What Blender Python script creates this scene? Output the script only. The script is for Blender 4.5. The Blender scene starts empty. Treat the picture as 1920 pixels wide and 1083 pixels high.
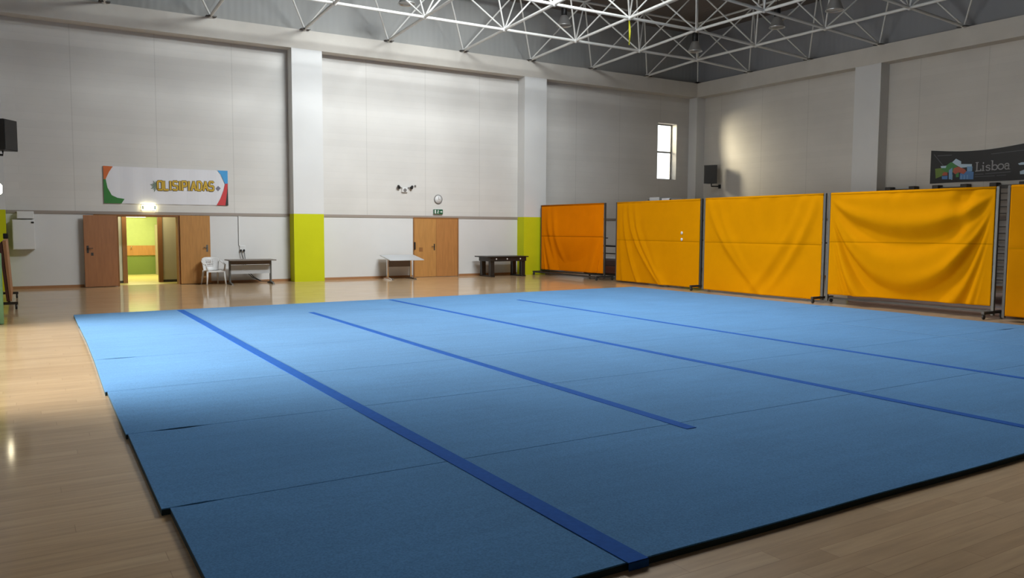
import bpy, math, random
from mathutils import Vector, Matrix
random.seed(7)
C = bpy.context.scene.collection
PI = math.pi

# ------------------------------------------------------------------ materials
ALB = 0.82      # all paints and fabrics share one reflectance scale
def mat(name, col, rough=0.6, metal=0.0, noise=0.0, nscale=8.0, bump=0.0, bscale=60.0, emit=None, estr=0.0,
        alpha=None, coat=0.0, stretch=(1, 1, 1), spec=None):
    m = bpy.data.materials.new(name); m.use_nodes = True
    if metal < .5: col = tuple(c_*ALB for c_ in col)
    nt = m.node_tree; b = nt.nodes['Principled BSDF']
    b.inputs['Base Color'].default_value = (*col, 1)
    b.inputs['Roughness'].default_value = rough
    b.inputs['Metallic'].default_value = metal
    if spec is not None: b.inputs['Specular IOR Level'].default_value = spec
    if coat: b.inputs['Coat Weight'].default_value = coat; b.inputs['Coat Roughness'].default_value = 0.12
    if emit: b.inputs['Emission Color'].default_value = (*emit, 1); b.inputs['Emission Strength'].default_value = estr
    if noise or bump:
        g = nt.nodes.new('ShaderNodeNewGeometry')
        mp = nt.nodes.new('ShaderNodeMapping'); mp.inputs['Scale'].default_value = stretch
        nt.links.new(g.outputs['Position'], mp.inputs['Vector'])
        if noise:
            n = nt.nodes.new('ShaderNodeTexNoise'); n.inputs['Scale'].default_value = nscale; n.inputs['Detail'].default_value = 5
            nt.links.new(mp.outputs[0], n.inputs['Vector'])
            r = nt.nodes.new('ShaderNodeMapRange')
            r.inputs['From Min'].default_value = 0.3; r.inputs['From Max'].default_value = 0.7
            r.inputs['To Min'].default_value = 1 - noise; r.inputs['To Max'].default_value = 1 + noise
            nt.links.new(n.outputs['Fac'], r.inputs['Value'])
            v = nt.nodes.new('ShaderNodeVectorMath'); v.operation = 'SCALE'; v.inputs[0].default_value = col
            nt.links.new(r.outputs[0], v.inputs['Scale']); nt.links.new(v.outputs[0], b.inputs['Base Color'])
        if bump:
            n2 = nt.nodes.new('ShaderNodeTexNoise'); n2.inputs['Scale'].default_value = bscale
            nt.links.new(mp.outputs[0], n2.inputs['Vector'])
            bp = nt.nodes.new('ShaderNodeBump'); bp.inputs['Strength'].default_value = bump; bp.inputs['Distance'].default_value = 0.02
            nt.links.new(n2.outputs['Fac'], bp.inputs['Height']); nt.links.new(bp.outputs[0], b.inputs['Normal'])
    return m

def wall_mat(name, col, axis, joint0, pitch):
    """painted block wall: faint courses, thin vertical expansion joints"""
    m = mat(name, col, 0.75); col = tuple(c_*ALB for c_ in col); nt = m.node_tree; b = nt.nodes['Principled BSDF']
    g = nt.nodes.new('ShaderNodeNewGeometry'); s = nt.nodes.new('ShaderNodeSeparateXYZ'); nt.links.new(g.outputs['Position'], s.inputs[0])
    cb = nt.nodes.new('ShaderNodeCombineXYZ'); nt.links.new(s.outputs[axis], cb.inputs[0]); nt.links.new(s.outputs[2], cb.inputs[1])
    br = nt.nodes.new('ShaderNodeTexBrick'); br.inputs['Scale'].default_value = 1.0
    br.inputs['Brick Width'].default_value = 60.0; br.inputs['Row Height'].default_value = 0.2
    br.inputs['Mortar Size'].default_value = 0.006; br.inputs['Mortar Smooth'].default_value = 0.6
    br.inputs['Color1'].default_value = (*[c * 1.015 for c in col], 1); br.inputs['Color2'].default_value = (*[c * 0.975 for c in col], 1)
    br.inputs['Mortar'].default_value = (*[c * 0.945 for c in col], 1)
    nt.links.new(cb.outputs[0], br.inputs['Vector'])
    a = nt.nodes.new('ShaderNodeMath'); a.operation = 'ADD'; a.inputs[1].default_value = -joint0 + 40 * pitch; nt.links.new(s.outputs[axis], a.inputs[0])
    d = nt.nodes.new('ShaderNodeMath'); d.operation = 'DIVIDE'; d.inputs[1].default_value = pitch; nt.links.new(a.outputs[0], d.inputs[0])
    f = nt.nodes.new('ShaderNodeMath'); f.operation = 'FRACT'; nt.links.new(d.outputs[0], f.inputs[0])
    l = nt.nodes.new('ShaderNodeMath'); l.operation = 'LESS_THAN'; l.inputs[1].default_value = 0.012; nt.links.new(f.outputs[0], l.inputs[0])
    n = nt.nodes.new('ShaderNodeTexNoise'); n.inputs['Scale'].default_value = 0.7; n.inputs['Detail'].default_value = 6
    nt.links.new(g.outputs['Position'], n.inputs['Vector'])
    r = nt.nodes.new('ShaderNodeMapRange'); r.inputs['From Min'].default_value = .3; r.inputs['From Max'].default_value = .7
    r.inputs['To Min'].default_value = .94; r.inputs['To Max'].default_value = 1.04; nt.links.new(n.outputs['Fac'], r.inputs['Value'])
    j = nt.nodes.new('ShaderNodeMath'); j.operation = 'MULTIPLY_ADD'; j.inputs[1].default_value = -0.13; j.inputs[2].default_value = 1.0
    nt.links.new(l.outputs[0], j.inputs[0])
    k = nt.nodes.new('ShaderNodeMath'); k.operation = 'MULTIPLY'; nt.links.new(r.outputs[0], k.inputs[0]); nt.links.new(j.outputs[0], k.inputs[1])
    v = nt.nodes.new('ShaderNodeVectorMath'); v.operation = 'SCALE'
    nt.links.new(br.outputs['Color'], v.inputs[0]); nt.links.new(k.outputs[0], v.inputs['Scale']); nt.links.new(v.outputs[0], b.inputs['Base Color'])
    bp = nt.nodes.new('ShaderNodeBump'); bp.inputs['Strength'].default_value = 0.12; bp.inputs['Distance'].default_value = 0.01; bp.invert = True
    nt.links.new(br.outputs['Fac'], bp.inputs['Height']); nt.links.new(bp.outputs[0], b.inputs['Normal'])
    return m

def floor_mat():
    m = mat('parquet', (0.5, 0.33, 0.18), 0.22); nt = m.node_tree; b = nt.nodes['Principled BSDF']
    g = nt.nodes.new('ShaderNodeNewGeometry')
    br = nt.nodes.new('ShaderNodeTexBrick'); br.inputs['Scale'].default_value = 1.0
    br.inputs['Brick Width'].default_value = 1.6; br.inputs['Row Height'].default_value = 0.13
    br.inputs['Mortar Size'].default_value = 0.002; br.inputs['Mortar Smooth'].default_value = 0.3
    br.inputs['Color1'].default_value = (0.56, 0.388, 0.218, 1); br.inputs['Color2'].default_value = (0.48, 0.322, 0.175, 1)
    br.inputs['Mortar'].default_value = (0.36, 0.23, 0.12, 1); br.offset = 0.0
    sp = nt.nodes.new('ShaderNodeSeparateXYZ'); nt.links.new(g.outputs['Position'], sp.inputs[0])
    rw = nt.nodes.new('ShaderNodeMath'); rw.operation = 'DIVIDE'; rw.inputs[1].default_value = 0.13; nt.links.new(sp.outputs[1], rw.inputs[0])
    fl = nt.nodes.new('ShaderNodeMath'); fl.operation = 'FLOOR'; nt.links.new(rw.outputs[0], fl.inputs[0])
    wn = nt.nodes.new('ShaderNodeTexWhiteNoise'); wn.noise_dimensions = '1D'; nt.links.new(fl.outputs[0], wn.inputs['W'])
    sh = nt.nodes.new('ShaderNodeMath'); sh.operation = 'MULTIPLY_ADD'; sh.inputs[1].default_value = 1.6; nt.links.new(wn.outputs['Value'], sh.inputs[0]); nt.links.new(sp.outputs[0], sh.inputs[2])
    cv = nt.nodes.new('ShaderNodeCombineXYZ'); nt.links.new(sh.outputs[0], cv.inputs[0]); nt.links.new(sp.outputs[1], cv.inputs[1])
    nt.links.new(cv.outputs[0], br.inputs['Vector'])
    mp = nt.nodes.new('ShaderNodeMapping'); mp.inputs['Scale'].default_value = (0.8, 9, 1); nt.links.new(g.outputs['Position'], mp.inputs['Vector'])
    n = nt.nodes.new('ShaderNodeTexNoise'); n.inputs['Scale'].default_value = 2.5; n.inputs['Detail'].default_value = 6; nt.links.new(mp.outputs[0], n.inputs['Vector'])
    r = nt.nodes.new('ShaderNodeMapRange'); r.inputs['From Min'].default_value = .3; r.inputs['From Max'].default_value = .7
    r.inputs['To Min'].default_value = .88; r.inputs['To Max'].default_value = 1.1; nt.links.new(n.outputs['Fac'], r.inputs['Value'])
    v = nt.nodes.new('ShaderNodeVectorMath'); v.operation = 'SCALE'; nt.links.new(br.outputs['Color'], v.inputs[0]); nt.links.new(r.outputs[0], v.inputs['Scale'])
    nt.links.new(v.outputs[0], b.inputs['Base Color'])
    n2 = nt.nodes.new('ShaderNodeTexNoise'); n2.inputs['Scale'].default_value = 1.3; nt.links.new(g.outputs['Position'], n2.inputs['Vector'])
    r2 = nt.nodes.new('ShaderNodeMapRange'); r2.inputs['To Min'].default_value = .30; r2.inputs['To Max'].default_value = .42; nt.links.new(n2.outputs['Fac'], r2.inputs['Value'])
    nt.links.new(r2.outputs[0], b.inputs['Roughness'])
    b.inputs['Coat Weight'].default_value = 0.85; b.inputs['Coat Roughness'].default_value = 0.09; b.inputs['Coat IOR'].default_value = 1.3; b.inputs['Specular IOR Level'].default_value = 0.1
    return m

def carpet_mat():
    col = (0.100*ALB, 0.272*ALB, 0.53*ALB)
    m = mat('blue_carpet', (0.1, 0.272, 0.53), 0.95); nt = m.node_tree; b = nt.nodes['Principled BSDF']
    b.inputs['Specular IOR Level'].default_value = 0.1
    b.inputs['Sheen Weight'].default_value = 0.12; b.inputs['Sheen Roughness'].default_value = 0.45
    b.inputs['Sheen Tint'].default_value = (0.55, 0.75, 1.0, 1)
    g = nt.nodes.new('ShaderNodeNewGeometry')
    def noise(sc, lo, hi, det=4, stretch=None):
        n = nt.nodes.new('ShaderNodeTexNoise'); n.inputs['Scale'].default_value = sc; n.inputs['Detail'].default_value = det
        src = g.outputs['Position']
        if stretch:
            mp = nt.nodes.new('ShaderNodeMapping'); mp.inputs['Scale'].default_value = stretch; nt.links.new(src, mp.inputs['Vector']); src = mp.outputs[0]
        nt.links.new(src, n.inputs['Vector'])
        r = nt.nodes.new('ShaderNodeMapRange'); r.inputs['From Min'].default_value = .3; r.inputs['From Max'].default_value = .7
        r.inputs['To Min'].default_value = lo; r.inputs['To Max'].default_value = hi; nt.links.new(n.outputs['Fac'], r.inputs['Value'])
        return r.outputs[0]
    a = noise(90, .82, 1.16, 2); c = noise(0.9, .94, 1.05); e = noise(3, .95, 1.04, 5, (0.4, 3, 1))
    k = nt.nodes.new('ShaderNodeMath'); k.operation = 'MULTIPLY'; nt.links.new(a, k.inputs[0]); nt.links.new(c, k.inputs[1])
    k2 = nt.nodes.new('ShaderNodeMath'); k2.operation = 'MULTIPLY'; nt.links.new(k.outputs[0], k2.inputs[0]); nt.links.new(e, k2.inputs[1])
    v = nt.nodes.new('ShaderNodeVectorMath'); v.operation = 'SCALE'; v.inputs[0].default_value = col
    nt.links.new(k2.outputs[0], v.inputs['Scale']); nt.links.new(v.outputs[0], b.inputs['Base Color'])
    return m

def glass_mat():
    m = bpy.data.materials.new('window_glass'); m.use_nodes = True; nt = m.node_tree; nt.nodes.clear()
    o = nt.nodes.new('ShaderNodeOutputMaterial'); t = nt.nodes.new('ShaderNodeBsdfTransparent'); gl = nt.nodes.new('ShaderNodeBsdfGlossy')
    gl.inputs['Roughness'].default_value = 0.02; t.inputs['Color'].default_value = (.93, .95, .95, 1)
    fr = nt.nodes.new('ShaderNodeFresnel'); fr.inputs['IOR'].default_value = 1.45
    mx = nt.nodes.new('ShaderNodeMixShader'); nt.links.new(fr.outputs[0], mx.inputs[0]); nt.links.new(t.outputs[0], mx.inputs[1]); nt.links.new(gl.outputs[0], mx.inputs[2])
    nt.links.new(mx.outputs[0], o.inputs[0]); return m

def deck_mat(name, col, axis):
    """ribbed sheet metal: ribs along one axis, as bump"""
    m = mat(name, col, 0.65); nt = m.node_tree; b = nt.nodes['Principled BSDF']
    g = nt.nodes.new('ShaderNodeNewGeometry'); w = nt.nodes.new('ShaderNodeTexWave'); w.bands_direction = axis
    w.inputs['Scale'].default_value = 1.6; nt.links.new(g.outputs['Position'], w.inputs['Vector'])
    bp = nt.nodes.new('ShaderNodeBump'); bp.inputs['Strength'].default_value = .12; bp.inputs['Distance'].default_value = .03
    nt.links.new(w.outputs['Fac'], bp.inputs['Height']); nt.links.new(bp.outputs[0], b.inputs['Normal'])
    return m

WHITE = (0.71, 0.69, 0.655)
M = dict(
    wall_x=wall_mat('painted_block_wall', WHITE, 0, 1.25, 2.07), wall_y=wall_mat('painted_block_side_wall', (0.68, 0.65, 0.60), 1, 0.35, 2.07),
    panel=mat('white_wall_panel', (0.74, 0.74, 0.73), 0.6, noise=.02, nscale=1.2),
    concrete=mat('painted_concrete', (0.67, 0.635, 0.575), 0.75, noise=.05, nscale=1.5, bump=.05),
    green=mat('lime_green_paint', (0.62, 0.65, 0.010), 0.7, spec=.15, noise=.03, nscale=2),
    mauve=mat('brown_floor_shade', (0.26, 0.17, 0.135), 0.5, noise=.05, nscale=4), front=mat('darkened_front_wall', (0.13, 0.10, 0.07), 0.6, noise=.1, nscale=2), dado=mat('grey_brown_dado', (0.34, 0.29, 0.25), 0.6), gable=deck_mat('gable_sheet', (0.40, 0.40, 0.385), 'X'), gable_y=deck_mat('gable_sheet_side', (0.33, 0.335, 0.35), 'Y'),  # mauve carries floor shade as colour; front is darkened to cut bounce
    deck=deck_mat('roof_deck_sheet', (0.22, 0.185, 0.165), 'X'), floor=floor_mat(), carpet=carpet_mat(),
    foam=mat('dark_foam', (0.028, 0.055, 0.062), 0.8, noise=.1, nscale=20), tape=mat('blue_hook_tape', (0.030, 0.135, 0.50), 0.9, spec=.08, noise=.08, nscale=30),
    pale=mat('pale_blue_tape', (0.16, 0.36, 0.62), 0.8, noise=.05, nscale=30),
    wood=mat('beech_door', (0.52, 0.255, 0.075), 0.4, noise=.10, nscale=3, stretch=(7, 7, 0.7)),
    wood_red=mat('reddish_door', (0.36, 0.155, 0.062), 0.45, noise=.10, nscale=3, stretch=(7, 7, 0.7)),
    jamb=mat('brown_wood_frame', (0.30, 0.13, 0.04), 0.45, noise=.08, nscale=4, stretch=(6, 6, .6)),
    skirting=mat('wood_skirting', (0.40, 0.20, 0.09), 0.4, noise=.08, nscale=4, stretch=(1, 1, 6)),
    black=mat('black_plastic', (0.012, 0.012, 0.013), 0.45, bump=.05), blackwood=mat('black_painted_wood', (0.016, 0.015, 0.014), 0.4, noise=.1, nscale=5),
    steel=mat('dull_steel', (0.15, 0.145, 0.13), 0.5, metal=.3, noise=.08, nscale=6), darksteel=mat('dark_steel', (0.06, 0.055, 0.05), 0.45, metal=.5, noise=.1, nscale=8),
    chrome=mat('chrome', (0.72, 0.70, 0.66), 0.18, metal=1), truss=mat('white_tube_paint', (0.80, 0.80, 0.77), 0.35), yellow=mat('mustard_fabric', (0.69, 0.275, 0.0), 0.8, spec=.03, noise=.03, nscale=3, bump=.08, bscale=220),
    orange=mat('orange_fabric', (0.82, 0.225, 0.0), 0.8, spec=.03, noise=.03, nscale=3, bump=.08, bscale=220), seam=mat('stitched_seam', (0.50, 0.20, 0.0), 0.9, spec=.02), seam_o=mat('stitched_seam_orange', (0.42, 0.11, 0.0), 0.9, spec=.02),
    white=mat('white_plastic', (0.80, 0.80, 0.79), 0.35), lgrey=mat('pale_grey_laminate', (0.60, 0.62, 0.64), 0.4), dgrey=mat('mid_grey', (0.20, 0.19, 0.18), 0.5),
    greytop=mat('grey_table_edge', (0.22, 0.19, 0.165), 0.5), brownpanel=mat('brown_panel_and_shade', (0.17, 0.125, 0.10), 0.5), gold=mat('gold_print', (0.66, 0.42, 0.03), 0.6), outline=mat('dark_print', (0.14, 0.09, 0.03), 0.6),
    vinyl=mat('white_banner_vinyl', (0.84, 0.84, 0.88), 0.6, spec=.2), p_orange=mat('orange_print', (0.70, 0.16, 0.035), 0.5), p_green=mat('green_print', (0.04, 0.22, 0.04), 0.5), p_blue=mat('sky_blue_print', (0.05, 0.36, 0.75), 0.5),
    p_red=mat('red_print', (0.66, 0.045, 0.05), 0.5), p_dark=mat('black_print', (0.02, 0.025, 0.02), 0.5), p_leaf=mat('leaf_print', (0.20, 0.27, 0.20), 0.6), p_dia=mat('violet_grey_print', (0.20, 0.19, 0.26), 0.6),
    b_black=mat('black_banner_vinyl', (0.012, 0.012, 0.014), 0.4), b_grey=mat('grey_lettering', (0.33, 0.33, 0.34), 0.5), b_line=mat('dim_grey_lettering', (0.10, 0.10, 0.115), 0.5), b_pale=mat('pale_blue_print', (0.50, 0.66, 0.80), 0.5), b_blue=mat('blue_print', (0.10, 0.25, 0.55), 0.5),
    b_mid=mat('mid_blue_print', (0.22, 0.42, 0.68), 0.5), b_green=mat('hill_green_print', (0.06, 0.25, 0.07), 0.5), b_olive=mat('olive_print', (0.16, 0.26, 0.04), 0.5), b_red=mat('brick_red_print', (0.50, 0.11, 0.06), 0.5),
    sign_green=mat('sign_green', (0.015, 0.12, 0.05), 0.4), sign_white=mat('sign_white', (0.75, 0.78, 0.75), 0.4),
    sign_lit=mat('lit_sign_face', (0.9, 0.9, 0.8), 0.4, emit=(1.0, 0.90, 0.50), estr=11), lamp_lit=mat('lit_lamp_cover', (0.9, 0.9, 0.8), 0.4, emit=(1.0, 0.88, 0.60), estr=12), tube_lit=mat('lit_tube', (1, 1, .9), 0.4, emit=(1.0, 0.92, 0.55), estr=7),
    alu=mat('spun_aluminium', (0.62, 0.63, 0.62), 0.28, metal=.75), lens=mat('lamp_lens', (0.30, 0.28, 0.26), 0.15, coat=.5), ribbon=mat('yellow_ribbon', (0.62, 0.60, 0.03), 0.6),
    glass=glass_mat(), rubber=mat('grey_rubber', (0.04, 0.04, 0.04), 0.7), palegreen=mat('pale_green_vinyl', (0.22, 0.42, 0.20), 0.5, noise=.05, nscale=4), board=mat('orange_wood_board', (0.50, 0.235, 0.10), 0.5, noise=.08, nscale=4), brownred=mat('dark_red_brown', (0.10, 0.028, 0.015), 0.6),
    room_green=mat('room_lime_paint', (0.50, 0.60, 0.20), 0.6, noise=.03), room_dark=mat('room_olive_tile', (0.20, 0.28, 0.06), 0.4), room_floor=mat('room_floor_tile', (0.68, 0.58, 0.18), 0.35), room_cream=mat('vestibule_cream', (0.56, 0.50, 0.33), 0.6), room_white=mat('vestibule_white', (0.62, 0.62, 0.50), 0.6),
    redmat=mat('faded_red_vinyl', (0.28, 0.12, 0.09), 0.5, noise=.05, nscale=5), greypurple=mat('grey_vinyl', (0.17, 0.14, 0.15), 0.5), roofpane=mat('roof_pane', (0.8, 0.85, 0.9), 0.3),
)

# ------------------------------------------------------------------ mesh builder
class MB:
    def __init__(s): s.v = []; s.f = []; s.sm = []; s.mi = []
    def add(s, vs, fs, smooth=False, mi=0):
        o = len(s.v); s.v += [tuple(v) for v in vs]
        for f in fs: s.f.append([o + i for i in f]); s.sm.append(smooth); s.mi.append(mi)
        return s
    def box(s, lo, hi, mi=0, rot=None, bev=0.0):
        x0, y0, z0 = lo; x1, y1, z1 = hi
        if bev > 0:
            b = min(bev, (x1-x0)/2.01, (y1-y0)/2.01, (z1-z0)/2.01)
            vs = []
            for sx in (0, 1):
                for sy in (0, 1):
                    for sz in (0, 1):
                        X = (x0, x1)[sx]; Y = (y0, y1)[sy]; Z = (z0, z1)[sz]
                        dx = b if sx == 0 else -b; dy = b if sy == 0 else -b; dz = b if sz == 0 else -b
                        vs += [(X, Y+dy, Z+dz), (X+dx, Y, Z+dz), (X+dx, Y+dy, Z)]
            def id(sx, sy, sz, k): return (sx*4+sy*2+sz)*3+k
            fs = []
            for a in (0, 1):
                fs.append([id(a,0,0,0), id(a,0,1,0), id(a,1,1,0), id(a,1,0,0)][::(1 if a == 0 else -1)])
                fs.append([id(0,a,0,1), id(1,a,0,1), id(1,a,1,1), id(0,a,1,1)][::(1 if a == 0 else -1)])
                fs.append([id(0,0,a,2), id(0,1,a,2), id(1,1,a,2), id(1,0,a,2)][::(1 if a == 0 else -1)])
            for a in (0, 1):
                for c in (0, 1):
                    q = [id(a,c,0,0), id(a,c,0,1), id(a,c,1,1), id(a,c,1,0)]; fs.append(q if (a ^ c) == 0 else q[::-1])
                    q = [id(a,0,c,0), id(a,1,c,0), id(a,1,c,2), id(a,0,c,2)]; fs.append(q if (a ^ c) == 0 else q[::-1])
                    q = [id(0,a,c,1), id(0,a,c,2), id(1,a,c,2), id(1,a,c,1)]; fs.append(q if (a ^ c) == 0 else q[::-1])
            for a in (0, 1):
                for c in (0, 1):
                    for e in (0, 1):
                        q = [id(a,c,e,0), id(a,c,e,1), id(a,c,e,2)]; fs.append(q)
        else:
            vs = [(x0,y0,z0),(x1,y0,z0),(x1,y1,z0),(x0,y1,z0),(x0,y0,z1),(x1,y0,z1),(x1,y1,z1),(x0,y1,z1)]
            fs = [[0,3,2,1],[4,5,6,7],[0,1,5,4],[1,2,6,5],[2,3,7,6],[3,0,4,7]]
        if rot is not None: vs = [tuple(rot @ Vector(v)) for v in vs]
        return s.add(vs, fs, False, mi)
    def tube(s, pts, r, n=8, mi=0, cap=True):
        pts = [Vector(p) for p in pts]; rings = []
        for i, p in enumerate(pts):
            d = (pts[min(i+1, len(pts)-1)] - pts[max(i-1, 0)]).normalized()
            u = d.cross(Vector((0, 0, 1)));
            if u.length < 1e-4: u = d.cross(Vector((1, 0, 0)))
            u.normalize(); w = d.cross(u)
            rr = r[i] if isinstance(r, (list, tuple)) else r
            rings.append([p + (u*math.cos(2*PI*k/n) + w*math.sin(2*PI*k/n))*rr for k in range(n)])
        vs = [v for R in rings for v in R]; fs = []
        for i in range(len(rings)-1):
            for k in range(n): fs.append([i*n+k, i*n+(k+1) % n, (i+1)*n+(k+1) % n, (i+1)*n+k])
        s.add(vs, fs, True, mi)
        if cap:
            s.add(rings[0], [list(range(n))], False, mi); s.add(rings[-1], [list(range(n))[::-1]], False, mi)
        return s
    def lathe(s, prof, c=(0, 0, 0), n=20, mi=0, axis='Z'):
        vs = []; fs = []
        for (r, z) in prof:
            for k in range(n):
                a = 2*PI*k/n; p = (r*math.cos(a), r*math.sin(a), z)
                if axis == 'Y': p = (p[0], p[2], p[1])
                if axis == 'X': p = (p[2], p[0], p[1])
                vs.append((c[0]+p[0], c[1]+p[1], c[2]+p[2]))
        for i in range(len(prof)-1):
            for k in range(n): fs.append([i*n+k, i*n+(k+1) % n, (i+1)*n+(k+1) % n, (i+1)*n+k])
        return s.add(vs, fs, True, mi)
    def ball(s, c, r, mi=0): return s.lathe([(r*math.sin(PI*i/6)+1e-4, -r*math.cos(PI*i/6)) for i in range(7)], c, 10, mi)
    def prism(s, poly, fn, d, mi=0):
        """poly in 2D, fn maps (a, b, depth) to 3D"""
        n = len(poly); vs = [fn(a, b, 0) for a, b in poly] + [fn(a, b, d) for a, b in poly]
        fs = [list(range(n)), list(range(n, 2*n))[::-1]] + [[i, (i+1) % n, n+(i+1) % n, n+i] for i in range(n)]
        return s.add(vs, fs, False, mi)
    def build(s, name, m, parent=None, loc=None, fix=True):
        me = bpy.data.meshes.new(name); me.from_pydata(s.v, [], s.f)
        for q in (m if isinstance(m, (list, tuple)) else [m]): me.materials.append(q)
        for p, sm, mi in zip(me.polygons, s.sm, s.mi): p.use_smooth = sm; p.material_index = mi
        if fix:
            import bmesh
            b = bmesh.new(); b.from_mesh(me); bmesh.ops.remove_doubles(b, verts=b.verts, dist=1e-6); bmesh.ops.recalc_face_normals(b, faces=b.faces); b.to_mesh(me); b.free()
        me.update(); o = bpy.data.objects.new(name, me); C.objects.link(o)
        if parent: o.parent = parent
        if loc: o.location = loc
        return o

def thing(name, label, cat, loc=(0, 0, 0), rz=0.0, group=None):
    o = bpy.data.objects.new(name, None); o.empty_display_size = .1; C.objects.link(o); o.location = loc; o.rotation_euler = (0, 0, rz)
    o['label'] = label; o['category'] = cat
    if group: o['group'] = group
    return o
def tag(o, label, cat, group=None, kind=None):
    o['label'] = label; o['category'] = cat
    if group: o['group'] = group
    if kind: o['kind'] = kind
    return o
def struct(o, label=None):
    o['kind'] = 'structure'
    if label: o['label'] = label
    return o
def dup(o, parent=None):
    c = o.copy(); C.objects.link(c)
    if parent: c.parent = parent
    for ch in list(o.children): dup(ch, c)
    return c

# ------------------------------------------------------------------ hall dimensions (metres)
XL, XR, YF, YB = -0.80, 23.97, -1.20, 24.48      # inner faces of the four walls
BL, BR, BB = -0.35, 23.52, 24.03                 # inner faces of beams and pillars
ZB0, ZB1, ZT = 6.97, 7.53, 9.50                  # beam underside, beam top, eaves
TH = 0.35

def wall_grid(name, axis, cuts_a, cuts_z, holes, place, mats, split):
    """a wall cut into boxes around its openings; material 0 below `split`, 1 above"""
    mb = MB()
    for i in range(len(cuts_a)-1):
        for j in range(len(cuts_z)-1):
            a0, a1, z0, z1 = cuts_a[i], cuts_a[i+1], cuts_z[j], cuts_z[j+1]
            if any(h[0] <= a0+1e-4 and a1 <= h[1]+1e-4 and h[2] <= z0+1e-4 and z1 <= h[3]+1e-4 for h in holes): continue
            lo, hi = place(a0, a1, z0, z1); mb.box(lo, hi, 0 if z1 <= split+1e-4 else (2 if (len(mats) > 2 and z0 >= ZB1-1e-4) else 1))
    return struct(mb.build(name, mats, fix=False))

DO = (2.24, 3.87, 0.0, 1.97)      # open doorway
WO = (21.85, 22.86, 3.66, 5.90)   # window near the corner
wall_grid('wall_back', 0, [XL-TH, 2.24, 3.87, 21.85, 22.86, XR+TH], [0, 1.97, 2.03, 3.66, 5.90, ZB1, ZT+.35], [DO, WO],
          lambda a0, a1, z0, z1: ((a0, YB, z0), (a1, YB+TH, z1)), [M['panel'], M['wall_x'], M['gable']], 2.03)
LO = (8.2, 15.5, 0.0, 2.45)       # glazed garden doors in the left wall
wall_grid('wall_left', 1, [YF, 8.2, 15.5, YB], [0, 2.03, 2.45, ZB1, ZT+.35], [LO, ],
          lambda a0, a1, z0, z1: ((XL-TH, a0, z0), (XL, a1, z1)), [M['panel'], M['wall_y'], M['gable_y']], 2.03)
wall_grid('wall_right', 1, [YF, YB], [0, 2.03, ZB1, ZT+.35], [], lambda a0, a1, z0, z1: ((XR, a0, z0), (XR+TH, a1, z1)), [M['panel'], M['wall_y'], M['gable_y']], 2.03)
wall_grid('wall_front', 0, [XL-TH, XR+TH], [0, 2.03, ZB1, ZT+.35], [], lambda a0, a1, z0, z1: ((a0, YF-TH, z0), (a1, YF, z1)), [M['front'], M['front'], M['gable']], 2.03)  # unseen wall made dark to cut bounce onto the near floor
struct(MB().box((XL-TH, YF-TH, -.2), (XR+TH, YB+TH, 0)).build('floor', M['floor']))
struct(MB().box((1.0, YB+TH, -.2), (6.0, 30.2, 0)).build('floor_corridor', M['room_floor']))

# hipped roof deck with one inclined rooflight opening
def zdeck(x, y): return ZT + .052*max(0, min(x-XL, XR-x, y-YF, YB-y))
RL = (7.4, 14.0, 11.6, 13.6)      # rooflight openings x0,x1,y0,y1
RL2 = (7.4, 14.0, 16.6, 18.0)
def deck():
    mb = MB(); cx0, cx1 = XL+12.385, XR-12.385
    ym = (YF+YB)/2; xs = sorted(set([XL-.3, XR+.3, (XL+XR)/2] + [RL[0], RL[1]] + [XL+2.5*i for i in range(1, 10)])); ys = sorted(set([YF-.3, YB+.3, ym, RL[2], RL[3], RL2[2], RL2[3]] + [YF+2.6*i for i in range(1, 10)]))
    for i in range(len(xs)-1):
        for j in range(len(ys)-1):
            if RL[0] <= xs[i] < RL[1] and (RL[2] <= ys[j] < RL[3] or RL2[2] <= ys[j] < RL2[3]): continue
            q = [(xs[i], ys[j]), (xs[i+1], ys[j]), (xs[i+1], ys[j+1]), (xs[i], ys[j+1])]
            lo = [(x, y, zdeck(x, y)+.08) for x, y in q]; hi = [(x, y, z+.12) for x, y, z in lo]
            mb.add(lo+hi, [[0,3,2,1],[4,5,6,7],[0,1,5,4],[1,2,6,5],[2,3,7,6],[3,0,4,7]])
    return mb.build('ceiling', M['deck'], fix=False)
struct(deck())
# ring beam and pillars
bm = MB(); bm.box((BL, BB, ZB0), (BR, YB-.002, ZB1)); bm.box((BR, YF, ZB0), (XR-.002, YB-.002, ZB1)); bm.box((XL+.002, YF, ZB0), (BL, YB-.002, ZB1))
struct(bm.build('beam', M['concrete']))
def pillar(lo, hi):
    return struct(MB().box((lo[0], lo[1], 0), (hi[0], hi[1], 2.06), 1).box((lo[0], lo[1], 2.06), (hi[0], hi[1], ZB0-.001), 0).build('pillar', [M['panel'], M['green']]))
for x0 in (7.03, 15.25): pillar((x0, BB, 0), (x0+.93, YB-.003, 0))
for y0 in (15.90, 7.75): pillar((BR, y0, 0), (XR-.003, y0+.93, 0))
pillar((BR, BB, 0), (XR-.003, YB-.003, 0)); pillar((XL+.003, BB, 0), (BL+.03, YB-.003, 0)); pillar((XL+.003, 15.90, 0), (BL, 16.83, 0))
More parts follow.
